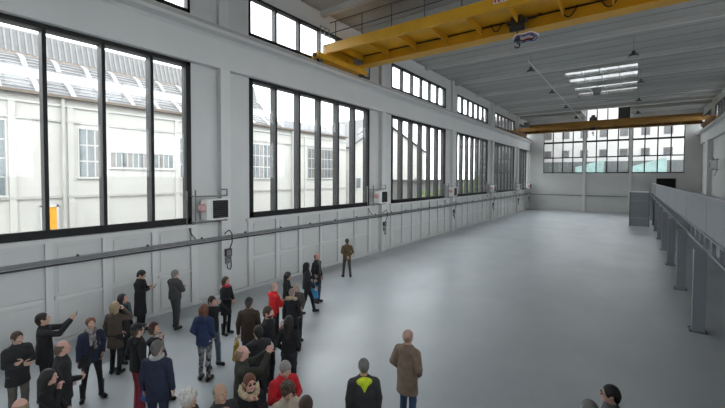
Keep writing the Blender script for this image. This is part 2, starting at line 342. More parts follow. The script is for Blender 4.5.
# ------------------------------------------------------------------ overhead cranes
def crane(y0, m, label, hoist_x, truck0, truck1, full=True):
    """y0 = near web of the girder"""
    XL, XRr = -13.35, 6.45
    t = tag(empty('bridge_crane', ((XL+XRr)/2, y0, 11.06)), label, 'crane'); ox, oz = (XL+XRr)/2, 11.06
    def bx(name, mm, *bs, parent=t):
        mb = MB()
        for b in bs: mb.box(b[0]-ox, b[1]-ox, b[2], b[3], b[4]-oz, b[5]-oz)
        return mb.build(name, mm, parent)
    bx('girder', m, (XL+0.15, XRr-0.15, 0.5, 1.15, 11.55, 12.7), (XL+0.15, XRr-0.15, 0.46, 1.2, 11.50, 11.55), (XL+0.15, XRr-0.15, 0.44, 1.26, 12.7, 12.75))
    pl = bx('walkway', m, (XL-0.25, XRr+0.2, -2.0, 0.5, 12.02, 12.06))
    bx('edge_channel', m, (XL-0.25, XRr+0.2, -2.06, -2.00, 11.58, 12.06), (XL-0.25, XRr+0.2, -2.00, -1.90, 11.58, 11.63), parent=pl)
    n = 11; st = (XRr-XL-1.0)/n
    for i in range(n+1):
        x = XL + 0.6 + i*st
        g = MB().prism([(-2.0, 0.72), (0.49, 0.62), (0.49, 0.96), (-2.0, 0.96)], 'x', x-ox-0.025, x-ox+0.025).build('bracket', m, t)
        if full:
            MB().cyl((x-ox, -1.98, 12.06-oz), (x-ox, -1.98, 13.15-oz), 0.022, n=6).build('rail_post', DSTEEL, t)
    if full:
        for z in (12.6, 13.15): MB().cyl((XL+0.2-ox, -1.98, z-oz), (XRr-0.4-ox, -1.98, z-oz), 0.022, n=6).build('handrail', DSTEEL, t)
        mb = MB()      # ladder gate at the wall end
        for q in (-2.5, -2.15, -1.8): mb.cyl((XL-ox, q, 11.5-oz), (XL-ox, q, 12.9-oz), 0.025, n=6)
        for z in (12.0, 12.45, 12.9): mb.cyl((XL-ox, -2.5, z-oz), (XL-ox, -1.8, z-oz), 0.02, n=6)
        mb.build('end_gate', STEEL, t)
    for x, sg in ((XL, 1), (XRr, -1)):
        e = bx('end_carriage', m, (x-0.22, x+0.22, truck0, truck1, 11.14, 11.42), (x-0.16, x+0.16, -0.4, 1.3, 11.42, 11.62))
        for yy in (truck0+0.35, truck1-0.35):
            MB().cyl((x-ox-0.08, yy, 0.08), (x-ox+0.08, yy, 0.08), 0.16, n=14).build('wheel', DSTEEL, e)
        for yy in (truck0-0.12, truck1+0.0): bx('buffer', RUB, (x-0.08, x+0.08, yy, yy+0.12, 11.2, 11.36), parent=e)
    bx('end_bracket', m, (XL-0.1, XL+0.1, -1.9, 0.5, 11.42, 12.02))
    bx('drive_motor', STEEL, (XL+0.25, XL+0.6, 0.0, 0.45, 11.5, 11.8))
    if not full:
        bx('control_cabinet', STEEL, (XL+0.35, XL+1.0, -1.2, -0.5, 12.06, 13.0))
        bx('trolley', DSTEEL, (hoist_x-0.45, hoist_x+0.45, 0.4, 1.2, 12.75, 13.2), (hoist_x-0.25, hoist_x+0.2, 0.5, 1.0, 13.2, 13.5))
    # hoist trolley on the girder
    hx = hoist_x - ox
    h = MB(); h.box(hx-0.22, hx+0.22, -0.02, 0.44, 11.52-oz, 12.0-oz); h.box(hx-0.4, hx+0.4, 0.05, 0.3, 11.72-oz, 11.86-oz); h.cyl((hx-0.3, 0.2, 11.55-oz), (hx+0.3, 0.2, 11.55-oz), 0.16, n=12)
    ho = h.build('hoist', DSTEEL, t)
    MB().tube([(hx, 0.2, 11.4-oz), (hx, 0.2, 11.1-oz)], 0.03).build('cable', DSTEEL, ho)
    k = MB(); k.box(hx-0.12, hx+0.12, 0.12, 0.28, 10.95-oz, 11.12-oz)
    k.tube([(hx, 0.2, 10.95-oz), (hx+0.02, 0.2, 10.87-oz), (hx+0.12, 0.2, 10.81-oz), (hx+0.1, 0.2, 10.7-oz), (hx-0.02, 0.2, 10.68-oz), (hx-0.1, 0.2, 10.75-oz)], 0.03)
    k.build('hook_block', DSTEEL, ho)
    if full:
        # basket ring with coiled wires under the hoist
        for r, z, mm in ((0.50, 11.08, WHITE), (0.46, 11.02, mat('cable_blue', (0.05, 0.12, 0.4), 0.5)), (0.40, 11.10, RED), (0.34, 11.04, DSTEEL)):
            mb = MB(); N = 22
            pts = [(hx+0.36+r*math.cos(2*math.pi*i/N), 0.2+r*math.sin(2*math.pi*i/N), z-oz+0.03*math.sin(5*2*math.pi*i/N)) for i in range(N+1)]
            mb.tube(pts, 0.025, 5); mb.build('wire_coil', mm, ho)
        for fx, wdt, dp in ((-5.2, 0.5, 0.36), (-3.7, 0.7, 0.12), (-2.3, 0.62, 0.40), (-0.9, 0.6, 0.36)):
            pts = [(fx-ox+wdt*(i/12-0.5), 0.38, 12.0-oz-dp*(1-(2*(i/12)-1)**2)) for i in range(13)]
            MB().tube(pts, 0.025, 6).build('festoon_cable', RUB, t)
        MB().cyl((XL+0.4-ox, 0.46, 11.97-oz), (XRr-0.4-ox, 0.46, 11.97-oz), 0.03, n=6).build('cable_run', RUB, t)
        # capacity plate, red marks on white
        pz = bx('load_plate', WHITE, (-4.6, -4.05, -2.09, -2.06, 11.8, 12.02))
        bx('load_figures', RED, (-4.55, -4.49, -2.10, -2.09, 11.83, 11.99), (-4.42, -4.36, -2.10, -2.09, 11.83, 11.99), (-4.42, -4.30, -2.10, -2.09, 11.83, 11.86), (-4.22, -4.19, -2.10, -2.09, 11.83, 11.99), (-4.22, -4.12, -2.10, -2.09, 11.96, 11.99), parent=pz)
    return t
for xr, s_, nm in ((-13.35, 1, 'left'), (6.45, -1, 'right')):
    tag(MB().box(xr-0.035, xr+0.035, YB+0.1, YF-0.1, 10.83, 10.98).build('crane_rail', mat('worn_rail', (0.42, 0.41, 0.40), 0.5, 0.1, 3)), 'dark steel crane rail on the %s gantry beam' % nm, 'rail')
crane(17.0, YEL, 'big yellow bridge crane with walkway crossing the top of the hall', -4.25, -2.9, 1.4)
crane(58.2, YEL_SHADED, 'distant bridge crane, its yellow darkened for backlight, crossing before the far windows', -4.6, -6.5, 1.4, False)

# ------------------------------------------------------------------ unit heaters on the piers
def copy_tree(o, parent=None):
    c = o.copy(); C.objects.link(c)
    if parent is not None: c.parent = parent
    for ch in list(o.children): copy_tree(ch, c)
    return c
def make_heater():
    t = empty('unit_heater', (0, 0, 0))           # origin: pier front at rail height
    mb = MB(); mb.box(0.0, 0.40, -1.12, -0.16, 3.34, 4.12); mb.build('casing', WHITE, t)
    mb = MB(); mb.box(0.40, 0.43, -0.94, -0.88, 3.32, 4.14); mb.box(0.40, 0.43, -0.20, -0.14, 3.32, 4.14); mb.box(0.40, 0.43, -0.88, -0.20, 3.32, 3.38); mb.box(0.40, 0.43, -0.88, -0.20, 4.08, 4.14)
    mb.build('grille_frame', WHITE, t)
    mb = MB(); mb.box(0.395, 0.405, -0.88, -0.20, 3.38, 4.08); mb.build('grille_back', DARK, t)
    for i in range(8):
        z = 3.43 + i*0.083
        MB().prism([(0.405, z), (0.44, z-0.03), (0.445, z-0.02), (0.41, z+0.012)], 'y', -0.88, -0.20).build('louvre', DSTEEL, t)
    MB().cyl((0.2, -1.12, 3.80), (0.2, -1.28, 3.80), 0.17, 0.14, n=14).build('fan_motor', PINK, t)
    mb = MB()
    mb.tube([(-0.25, -1.55, 3.05), (-0.25, -1.55, 4.45)], 0.035); mb.tube([(0.10, -1.4, 3.2), (0.10, -1.4, 4.5)], 0.03)
    for z in (3.25, 4.25):
        mb.tube([(-0.4, -1.4, z), (0.2, -1.4, z)], 0.025); mb.tube([(0.2, -1.4, z), (0.2, -0.1, z)], 0.025); mb.tube([(0.2, -0.1, z), (0.0, -0.1, z)], 0.025)
    mb.tube([(0.0, -0.1, 4.25), (0.2, -0.1, 4.25), (0.2, -0.1, 4.5), (0.2, -0.35, 4.5)], 0.025)
    mb.build('pipe_bracket', STEEL, t)
    mb = MB(); mb.tube([(-0.2, -1.5, 3.05), (-0.15, -1.45, 2.8), (0.0, -1.35, 2.60)], 0.02); mb.build('supply_cable', RUB, t)
    return t
H0 = make_heater()
hl = ['between the first and second windows', 'between the second and third windows', 'between the third and fourth windows', 'between the fourth and fifth windows', 'between the fifth and sixth windows']
for i, py in enumerate(PY[1:] + [YF-0.55]):
    o = H0 if i == 0 else copy_tree(H0)
    o.location = (-D+0.28, py, 0)
    tag(o, 'white unit heater with dark louvres on the left wall, ' + (hl + ['in the far corner'])[i], 'heater', 'unit heaters along the left wall')
hr = copy_tree(H0); hr.rotation_euler = (0, 0, math.pi); hr.location = (XR-0.45, 50.6, 2.7); tag(hr, 'unit heater on the right wall above the mezzanine', 'heater')
def make_switch():
    t = empty('switch_box', (0, 0, 0))
    MB().box(0, 0.14, -0.10, 0.16, 1.72, 2.02).build('housing', DSTEEL, t)
    MB().box(0.14, 0.16, -0.1, 0.1, 1.76, 1.98).build('cover', STEEL, t)
    MB().box(0, 0.10, -0.09, 0.09, 1.42, 1.66).build('socket', STEEL, t)
    MB().tube([(0.07, 0.1, 2.02), (0.21, 0.12, 2.3), (0.22, 0.10, 2.66), (0.2, 0.0, 2.82), (0.1, -0.1, 2.72), (0.02, -0.1, 2.64)], 0.02).build('upper_cable', RUB, t)
    MB().tube([(0.07, -0.05, 1.42), (0.1, -0.02, 1.22), (0.1, 0.08, 1.15), (0.08, 0.16, 1.24), (0.05, 0.16, 1.72)], 0.02).build('cable_loop', RUB, t)
    return t
B0 = make_switch()
for i, py in enumerate(PY[1:] + [YF-0.5]):
    o = B0 if i == 0 else copy_tree(B0)
    o.location = (-D+0.28, py, 0)
    tag(o, 'dark switch box with cable loop on the pier ' + (hl + ['in the far corner'])[i], 'switch box', 'switch boxes on the piers')

# ------------------------------------------------------------------ lamps and pipes under the ceiling
def make_lamp():
    t = empty('high_bay_lamp', (0, 0, 0))
    MB().cyl((0, 0, 0), (0, 0, 0.16), 0.30, 0.22, n=16).build('reflector', DSTEEL, t, True)
    MB().cyl((0, 0, 0.16), (0, 0, 0.34), 0.12, 0.10, n=12).build('ballast', DSTEEL, t)
    MB().cyl((0, 0, 0.005), (0, 0, -0.012), 0.26, 0.26, n=16).build('diffuser', mat('lamp_diffuser', (0.35, 0.35, 0.34), 0.4), t)
    MB().cyl((0, 0, 0.34), (0, 0, 1.21), 0.014, n=6).build('rod', STEEL, t)
    return t
L0 = make_lamp(); first = True
names = ['nearest', 'second', 'third', 'fourth']
for x, row in ((-6.3, 'left'), (-0.2, 'right')):
    for i, y in enumerate((29.5, 38.2, 47.0, 55.9)):
        if x == -0.2 and i == 3: x2 = 0.2
        elif x == -0.2 and i == 1: x2 = 0.25
        elif x == -0.2 and i == 2: x2 = 0.2
        else: x2 = x
        o = L0 if first else copy_tree(L0); first = False
        o.location = (x2, y, 12.78)
        tag(o, 'unlit dark high-bay lamp, %s of the %s row under the ceiling' % (names[i], row), 'lamp', 'high-bay lamps')
t = tag(empty('air_unit', (-3.05, 42.0, 13.05)), 'grey tapered air unit hanging before the roof lights', 'air unit')
mb = MB(); mb.cyl((0, 0, 0), (0, 0, 0.5), 0.34, 0.62, n=4); mb.build('hood', STEEL, t); MB().cyl((0, 0, 0.5), (0, 0, 0.94), 0.03).build('rod', STEEL, t); MB().box(-0.3, 0.3, -0.3, 0.3, -0.08, 0.0).build('outlet', DSTEEL, t)
tag(MB().cyl((-D+0.05, 53.5, 13.45), (XR-0.05, 53.5, 13.45), 0.06, n=8).build('ceiling_pipe', WHITE), 'thin white pipe crossing under the far end of the ceiling', 'pipe')
tag(MB().cyl((-D+0.05, 49.0, 13.6), (XR-0.05, 49.0, 13.6), 0.03, n=8).build('ceiling_pipe', WHITE), 'thinner white pipe crossing just before the far pipe', 'pipe')

tag(MB().cyl((-6.05, 27.5, 13.05), (-6.05, 60.0, 13.05), 0.022, n=6).build('lamp_conduit', WHITE), 'thin white conduit running along the left row of lamps', 'conduit')
# ------------------------------------------------------------------ outside: the yard and the buildings across it
GRND = mat('yard_asphalt', (0.22, 0.22, 0.215), 0.8, 0.1, 0.5)
RENDER = mat('cream_render', (0.41, 0.395, 0.365), 0.85, 0.05, 0.35, 0.1, 8)
RENDB = mat('cream_render_base', (0.44, 0.435, 0.42), 0.85, 0.05, 0.35)
BAND = mat('grey_string_course', (0.33, 0.32, 0.30), 0.8, 0.1, 1)
SLATE = mat('roof_slats', (0.075, 0.075, 0.08), 0.6, 0.2, 2)
RIBW = mat('white_roof_rib', (0.215, 0.21, 0.205), 0.7, 0.08, 3)
CORR = mat('corrugated_cap', (0.11, 0.108, 0.107), 0.6, 0.12, 3)
RUST = mat('rusty_gutter', (0.13, 0.105, 0.085), 0.8, 0.2, 3)
PANED = mat('old_window_pane', (0.10, 0.11, 0.115), 0.35, 0.35, 1.3, spec=0.6)
DOORO = mat('orange_door', (0.60, 0.28, 0.02), 0.6, 0.15, 4)
DROOF = mat('dark_tiles', (0.09, 0.085, 0.085), 0.8, 0.2, 2)
LEAF = mat('hedge_leaf', (0.10, 0.14, 0.05), 0.7, 0.4, 3, col2=(0.16, 0.2, 0.09))
tag(MB().box(-120, 90, -80, 190, -0.6, -0.35).build('ground', GRND), 'asphalt yard outside the hall', 'ground', kind='structure')
FXP = -30.0
bd = tag(empty('workshop_building', (FXP, 15, -0.35)), 'cream workshop building with ribbed barrel roof across the yard, seen through the left windows', 'building')
def bp(name, m, f, parent=bd, smooth=False):
    mb = MB(); f(mb); mb.v = [(x-FXP, y-15, z+0.35) for x, y, z in mb.v]
    return mb.build(name, m, parent, smooth)
bp('wall', RENDER, lambda b: b.box(FXP-12, FXP, -14, 37.4, -0.35, 10.2))
def xz(x, z30): return (x, 5 + (z30-5)*abs(x)/30.0)
prof = [xz(-29.75, 10.2), xz(-31.6, 11.05), xz(-32.7, 11.62), xz(-34.2, 12.3), xz(-34.4, 12.42), xz(-35.0, 13.75), (-38.0, 16.2), (-42, 16.6)]
def strip(i, y0, y1, dz=0.0): 
    def f(b):
        (xa, za), (xb, zb) = prof[i], prof[i+1]
        b.prism([(xa, za+dz), (xb, zb+dz), (xb, zb+dz-0.15), (xa, za+dz-0.15)], 'y', y0, y1)
    return f
YE = 27.0
bp('gutter', RUST, lambda b: b.box(-29.95, -29.6, -14, 37.4, 10.02, 10.2))
bp('lower_roof', SLATE, strip(0, -14, 37.4)); bp('roof_glazing', RIBW, strip(1, -14, YE)); bp('upper_roof', SLATE, strip(2, -14, YE)); bp('roof_gutter', RUST, strip(3, -14, YE))
cap = bp('roof_cap', CORR, strip(4, -14, YE)); bp('roof_top', CORR, strip(5, -14, YE)); bp('roof_crown', CORR, strip(6, -14, YE))
for i in range(96):       # corrugation ridges of the cap
    y = -9 + i*0.37
    (xa, za), (xb, zb) = prof[4], prof[5]
    bp('corrugation', mat('corrugation_ridge', (0.15, 0.147, 0.144), 0.6), lambda b: b.prism([(xa+0.06, za), (xb+0.06, zb), (xb, zb), (xa, za)], 'y', y, y+0.12), cap)
for i in range(21):
    y = -9.5 + i*1.8
    for q in ((0, 0.06), (2, 0.10)):
        (xa, za), (xb, zb) = prof[q[0]], prof[q[0]+1]
        dz = q[1]
        bp('roof_rib', RIBW, lambda b: b.prism([(xa, za), (xa, za+dz), ((xa+xb)/2, (za+zb)/2+dz+0.18), (xb, zb+dz), (xb, zb)], 'y', y, y+0.30))
for q in range(1, 4):      # slat lines of the roofs
    for k in (0, 2):
        (xa, za), (xb, zb) = prof[k], prof[k+1]; f_ = q/4
        bp('slat', BAND, lambda b: b.box(xa+(xb-xa)*f_-0.04, xa+(xb-xa)*f_+0.04, -14, YE, za+(zb-za)*f_, za+(zb-za)*f_+0.05))
bp('end_gable', RENDER, lambda b: b.prism([(-30, 10.2), (-31.6, 11.2), (-34.4, 13.3), (-35.0, 15.2), (-38, 16.1), (-42, 16.5), (-42, 10.2)], 'y', YE-0.3, YE-0.05))
for z0, z1, m in ((3.60, 3.76, BAND), (8.50, 8.62, BAND), (9.5, 9.62, RENDB)):
    bp('string_course', m, lambda b: b.box(FXP, FXP+0.10, -14, 37.4, z0, z1))
for y in (-6.6, -1.0, 3.6, 5.6, 8.45, 10.5, 15.5, 17.3, 22.0, 25.6, 30.1, 35.3):
    bp('pilaster', RENDER, lambda b: b.box(FXP, FXP+0.09, y-0.16, y+0.16, -0.35, 9.5))
bp('drainpipe', BAND, lambda b: b.cyl((FXP+0.2, 8.05, -0.3), (FXP+0.2, 8.05, 10.0), 0.10, n=8))
bp('drainpipe', BAND, lambda b: b.cyl((FXP+0.2, 28.0, -0.3), (FXP+0.2, 28.0, 10.0), 0.10, n=8))
def oldwin(y0, y1, z0, z1, nc, nr, colr=PANED):
    f = bp('window', RENDB, lambda b: (b.box(FXP, FXP+0.05, y0-0.06, y0, z0, z1), b.box(FXP, FXP+0.05, y1, y1+0.06, z0, z1), b.box(FXP, FXP+0.05, y0-0.06, y1+0.06, z1, z1+0.07), b.box(FXP, FXP+0.14, y0-0.1, y1+0.1, z0-0.1, z0)))
    dy, dz = (y1-y0)/nc, (z1-z0)/nr
    for i in range(nc):
        for j in range(nr):
            bp('pane', [PANED, mat('old_pane_brown', (0.16, 0.15, 0.135), 0.4, 0.2, 1), mat('old_pane_blue', (0.13, 0.15, 0.155), 0.35, 0.25, 1)][(i*7+j*3+int(y0)) % 3], lambda b: b.box(FXP+0.005, FXP+0.03, y0+i*dy+0.05, y0+(i+1)*dy-0.05, z0+j*dz+0.05, z0+(j+1)*dz-0.05), f)
oldwin(4.2, 5.3, 3.85, 8.3, 2, 4); oldwin(8.9, 10.3, 4.95, 8.2, 3, 3); oldwin(10.75, 15.2, 5.65, 6.75, 12, 1); oldwin(15.75, 17.05, 4.95, 8.2, 3, 3)
oldwin(22.3, 25.2, 4.9, 8.25, 6, 3); oldwin(30.5, 35.0, 4.9, 8.3, 8, 3); oldwin(-4.5, -2.0, 4.9, 8.2, 4, 3)
dr = bp('door', DOORO, lambda b: b.box(FXP, FXP+0.06, 6.95, 7.65, -0.35, 3.05)); bp('door_frame', RENDB, lambda b: (b.box(FXP, FXP+0.1, 6.83, 6.95, -0.35, 3.17), b.box(FXP, FXP+0.1, 7.65, 7.77, -0.35, 3.17), b.box(FXP, FXP+0.1, 6.83, 7.77, 3.05, 3.17)), dr)

def house(loc, x0, x1, y0, y1, ze, yr, zr, label, wallm, nwins):
    t = tag(empty('house', loc), label, 'building')
    P = lambda b: setattr(b, 'v', [(x-loc[0], y-loc[1], z-loc[2]) for x, y, z in b.v])
    b = MB(); b.prism([(y0, loc[2]), (y1, loc[2]), (y1, ze), (yr, zr), (y0, ze)], 'x', x0, x1); P(b); b.build('wall', wallm, t)
    for ya, za, yb, zb in ((y0-0.5, ze-0.25, yr, zr+0.05), (yr, zr+0.05, y1+0.5, ze-0.25)):
        b = MB(); b.prism([(ya, za), (yb, zb), (yb, zb+0.25), (ya, za+0.25)], 'x', x0-0.3, x1+0.5); P(b); b.build('roof', DROOF, t)
    for i in range(nwins):
        yy = y0 + (i+0.7)*(y1-y0)/(nwins+0.4)
        b = MB(); b.box(x1, x1+0.06, yy-0.6, yy+0.6, 3.4, 5.0); P(b); f = b.build('window', RENDB, t)
        b = MB(); b.box(x1+0.06, x1+0.08, yy-0.5, yy+0.5, 3.5, 4.9); P(b); b.build('pane', PANED, f)
    return t
house((-44, 65, -0.35), -50, -40, 50, 79.5, 11.0, 60, 16.3, 'pale gabled house beyond the workshop, seen through the third left window', RENDER, 4)
house((-36, 43, -0.35), -42, -32, 40.5, 48, 9.2, 44.2, 11.0, 'small gabled outbuilding beside the workshop, seen through the second left window', RENDER, 2)

sh = tag(empty('storage_shed', (-32, 70, -0.35)), 'long low grey shed with dark roof edge in the yard beyond the third window', 'shed')
piece('wall', -3.5, 3.5, -17, 17, 0, 4.7, mat('shed_sheet', (0.16, 0.155, 0.145), 0.7, 0.15, 0.8), sh); piece('roof', -3.8, 3.9, -17.3, 17.3, 4.7, 5.0, DROOF, sh)
piece('door', 3.5, 3.58, 2.0, 5.8, 0.2, 4.1, mat('red_door', (0.30, 0.02, 0.025), 0.5), sh)
for i in (0, 1, 2, 3, 5, 6): piece('window', 3.5, 3.54, -15.5+i*4.6, -13.0+i*4.6, 1.8, 3.4, PANED, sh)
# hedges and trees in the yard
def bush(loc, rx, ry, rz, seed, name, label, cat):
    rg = random.Random(seed); t = tag(empty(name, loc), label, cat, 'greenery in the yard')
    tr = MB().cyl((0, 0, 0), (0, 0, rz*1.1), 0.12, 0.06, n=7).build('trunk', RUST, t)
    mb = MB()
    for _ in range(900):
        u = rg.uniform(-1, 1); a = rg.uniform(0, 6.283); q = rg.uniform(0.55, 1.0)**0.5; s = math.sqrt(1-u*u)
        p = Vector((rx*q*s*math.cos(a), ry*q*s*math.sin(a), rz*(1.0+q*u)+0.25)); l = rg.uniform(0.12, 0.3)
        n1 = Vector((rg.uniform(-1, 1), rg.uniform(-1, 1), rg.uniform(-0.6, 1))).normalized(); n2 = n1.orthogonal().normalized()
        mb.add([p-n1*l, p+n2*l*0.5, p+n1*l, p-n2*l*0.5], [(0, 1, 2, 3)])
    o = mb.build('foliage', LEAF, t); o['kind'] = 'stuff'
    return t
for i, (x, y, r, h, lb) in enumerate([(-26.3, 53, 1.6, 1.6, 'nearest the workshop'), (-26, 60, 1.7, 2.2, 'second along the yard'), (-25.5, 70, 2.0, 2.4, 'in the middle of the row'), (-25.5, 77, 1.9, 3.0, 'tall one behind the row'), (-22.5, 71.5, 1.2, 1.5, 'farthest along the yard')]):
    bush((x, y, -0.35), r, r*1.2, h, i+3, 'shrub', 'leafy green shrub outside the left windows, ' + lb, 'shrub')
# beyond the far wall
bf = tag(empty('office_building', (-3, 96, -0.35)), 'pale office block with rows of dark windows beyond the far wall', 'building')
PALE = mat('pale_facade', (0.32, 0.31, 0.30), 0.85, 0.05, 0.4)
def fp(name, m, x0, x1, y0, y1, z0, z1, parent=bf): return piece(name, x0+3, x1+3, y0-96, y1-96, z0+0.35, z1+0.35, m, parent)
fp('wall', PALE, -34, 34, 96, 110, -0.35, 20.6)
for i in range(17):
    for j, (z0, z1) in enumerate(((5.0, 7.2), (9.6, 11.3), (13.9, 16.9))):
        x = -31.65 + i*3.62
        f = fp('window', mat('taupe_shutter', (0.13, 0.118, 0.112), 0.6, 0.15, 2), x, x+1.5, 95.94, 96.0, z0, z1)
        piece('pane', -0.62, 0.62, -0.06, -0.04, -(z1-z0)/2+0.12, (z1-z0)/2-0.12, mat('office_pane', (0.055, 0.055, 0.058), 0.3, 0.3, 2), f)
ct = tag(empty('glass_canopy', (-2, 86, -0.35)), 'teal glass canopy with thin upright bars outside the far windows', 'canopy')
for i, (x0, x1, z0, z1, hh) in enumerate(((-9.6, -5.0, 5.2, 7.6, 8.9), (-0.8, 4.6, 5.0, 7.5, 9.2))):
    MB().prism([(x0+2, 0), (x1+2, 0), (x1+2, hh), (x0+2, z1)], 'y', 0, 5).build('glass_body', mat('teal_panel', (0.17, 0.26, 0.245), 0.35, 0.25, 0.8, spec=0.6), ct)
    for k in range(7):
        x = x0+2+(x1-x0)*k/6
        piece('bar', x-0.04, x+0.04, -0.08, 0.0, 0, z1+(hh-z1)*k/6, mat('canopy_bar', (0.25, 0.27, 0.27), 0.5), ct)
bk = tag(empty('brick_building', (-22.3, 87.5, -0.35)), 'dark brick building past the far corner, blocking the last left windows', 'building')
DBR = mat('dark_brick', (0.06, 0.052, 0.048), 0.85, 0.2, 1.2)
piece('wall', -5, 5.0, -7.2, 7.2, 0, 17, DBR, bk); piece('roof', -5.2, 5.1, -7.5, 7.5, 17, 17.4, DROOF, bk)
for i in range(3):
    for j in range(4):
        f = piece('window', -4+i*3.2, -2.4+i*3.2, -7.26, -7.2, 2+j*3.7, 4.2+j*3.7, MATS['old_window_pane'], bk)
gw = tag(MB().box(-20, 14, 91, 91.4, -0.35, 8.5).build('yard_wall', mat('grey_yard_wall', (0.075, 0.078, 0.078), 0.8, 0.1, 0.5)), 'dark grey yard wall outside the far windows', 'wall')

# survey units -> metres, once, for everything built so far
M3 = Matrix.Scale(S, 4); done = set()
for o in list(C.objects):
    if o.type == 'MESH' and o.data.name not in done: o.data.transform(M3); done.add(o.data.name)
    if o.type != 'CAMERA': o.location = o.location * S

# ================================================================== PEOPLE
class Field:
    """signed distance field on a grid; prims are blended, then turned into one surface"""
    def __init__(s, lo, hi, h):
        s.lo = np.array(lo, float); s.h = h; n = np.ceil((np.array(hi) - s.lo) / h).astype(int) + 1
        s.n = n; s.d = np.full(n, 0.5, np.float32); s.ax = [s.lo[i] + h*np.arange(n[i]) for i in range(3)]
    def block(s, lo, hi):
        sl = []
        for i in range(3):
            a = max(0, int((lo[i]-s.lo[i])/s.h)-1); b = min(s.n[i], int((hi[i]-s.lo[i])/s.h)+3); sl.append(slice(a, max(a, b)))
        g = np.meshgrid(*[s.ax[i][sl[i]] for i in range(3)], indexing='ij')
        return tuple(sl), g
    def mix(s, sl, d, k):
        a = s.d[sl]
        if k <= 0: s.d[sl] = np.minimum(a, d); return
        hh = np.clip(0.5 + 0.5*(a-d)/k, 0, 1); s.d[sl] = a*(1-hh) + d*hh - k*hh*(1-hh)
    def cone(s, a, b, ra, rb, k=0.03, sy=1.0, sub=False):
        a = np.array(a, float); b = np.array(b, float); r = max(ra, rb) + k + 2*s.h
        sl, (X, Y, Z) = s.block(np.minimum(a, b)-r, np.maximum(a, b)+r)
        if X.size == 0: return s
        cy = a[1] if sy != 1 else 0
        Yq = cy + (Y-cy)/sy; bb = b.copy(); bb[1] = cy + (b[1]-cy)/sy
        ba = bb-a; den = ba@ba + 1e-12
        px, py, pz = X-a[0], Yq-a[1], Z-a[2]
        t = np.clip((px*ba[0]+py*ba[1]+pz*ba[2])/den, 0, 1)
        d = (np.sqrt((px-t*ba[0])**2+(py-t*ba[1])**2+(pz-t*ba[2])**2) - (ra+(rb-ra)*t)) * min(1, sy)
        if sub: s.d[sl] = np.maximum(s.d[sl], -d)
        else: s.mix(sl, d, k)
        return s
    def ell(s, c, r, k=0.02, sub=False):
        c = np.array(c, float); r = np.array(r, float); m = k + 2*s.h
        sl, (X, Y, Z) = s.block(c-r-m, c+r+m)
        if X.size == 0: return s
        q = ((X-c[0])/r[0], (Y-c[1])/r[1], (Z-c[2])/r[2])
        k0 = np.sqrt(q[0]**2+q[1]**2+q[2]**2); k1 = np.sqrt((q[0]/r[0])**2+(q[1]/r[1])**2+(q[2]/r[2])**2)+1e-9
        d = k0*(k0-1)/k1
        if sub:
            a = s.d[sl]; s.d[sl] = np.maximum(a, -d)
        else: s.mix(sl, d, k)
        return s
    def cut(s, p, n):
        """keep the side the normal points away from"""
        n = np.array(n, float); n /= np.linalg.norm(n); G = np.meshgrid(*s.ax, indexing='ij')
        s.d = np.maximum(s.d, sum((G[i]-p[i])*n[i] for i in range(3)).astype(np.float32)); return s
    def mesh(s):
        D = s.d.copy(); 
        for i in range(3):
            ix = [slice(None)]*3; ix[i] = 0; D[tuple(ix)] = np.maximum(D[tuple(ix)], s.h*0.3); ix[i] = -1; D[tuple(ix)] = np.maximum(D[tuple(ix)], s.h*0.3)
        Sg = D < 0; c = np.zeros(np.array(D.shape)-1, np.int8)
        offs = [(i, j, k) for i in (0, 1) for j in (0, 1) for k in (0, 1)]; n = c.shape
        for o in offs: c += Sg[o[0]:o[0]+n[0], o[1]:o[1]+n[1], o[2]:o[2]+n[2]]
        m = (c > 0) & (c < 8); idx = np.full(n, -1, np.int64); I = np.argwhere(m); idx[m] = np.arange(len(I))
        acc = np.zeros((len(I), 3)); cnt = np.zeros(len(I))
        for a in offs:
            for ax in range(3):
                if a[ax]: continue
                b = list(a); b[ax] = 1
                d1 = D[I[:,0]+a[0], I[:,1]+a[1], I[:,2]+a[2]]; d2 = D[I[:,0]+b[0], I[:,1]+b[1], I[:,2]+b[2]]
                cr = (d1 < 0) != (d2 < 0); t = np.where(cr, d1/np.where(d1 == d2, 1, d1-d2), 0)
                p = I + np.array(a); p = p.astype(float); p[:, ax] += t
                acc[cr] += p[cr]; cnt[cr] += 1
        V = s.lo + s.h*acc/cnt[:, None]
        F = []
        for ax in range(3):
            b, cc = [(1, 2), (2, 0), (0, 1)][ax]
            sl1 = [slice(None)]*3; sl1[ax] = slice(0, -1); sl2 = [slice(None)]*3; sl2[ax] = slice(1, None)
            A = Sg[tuple(sl1)]; B = Sg[tuple(sl2)]; E = np.argwhere(A != B)
            E = E[(E[:, b] > 0) & (E[:, cc] > 0) & (E[:, b] < n[b]) & (E[:, cc] < n[cc])]
            ins = A[E[:,0], E[:,1], E[:,2]]
            def cell(db, dc):
                q = E.copy(); q[:, b] -= db; q[:, cc] -= dc; return idx[q[:,0], q[:,1], q[:,2]]
            Q = np.stack([cell(0, 0), cell(1, 0), cell(1, 1), cell(0, 1)], 1)
            Q = np.where(ins[:, None], Q, Q[:, ::-1]); F.append(Q)
        return V, np.concatenate(F)
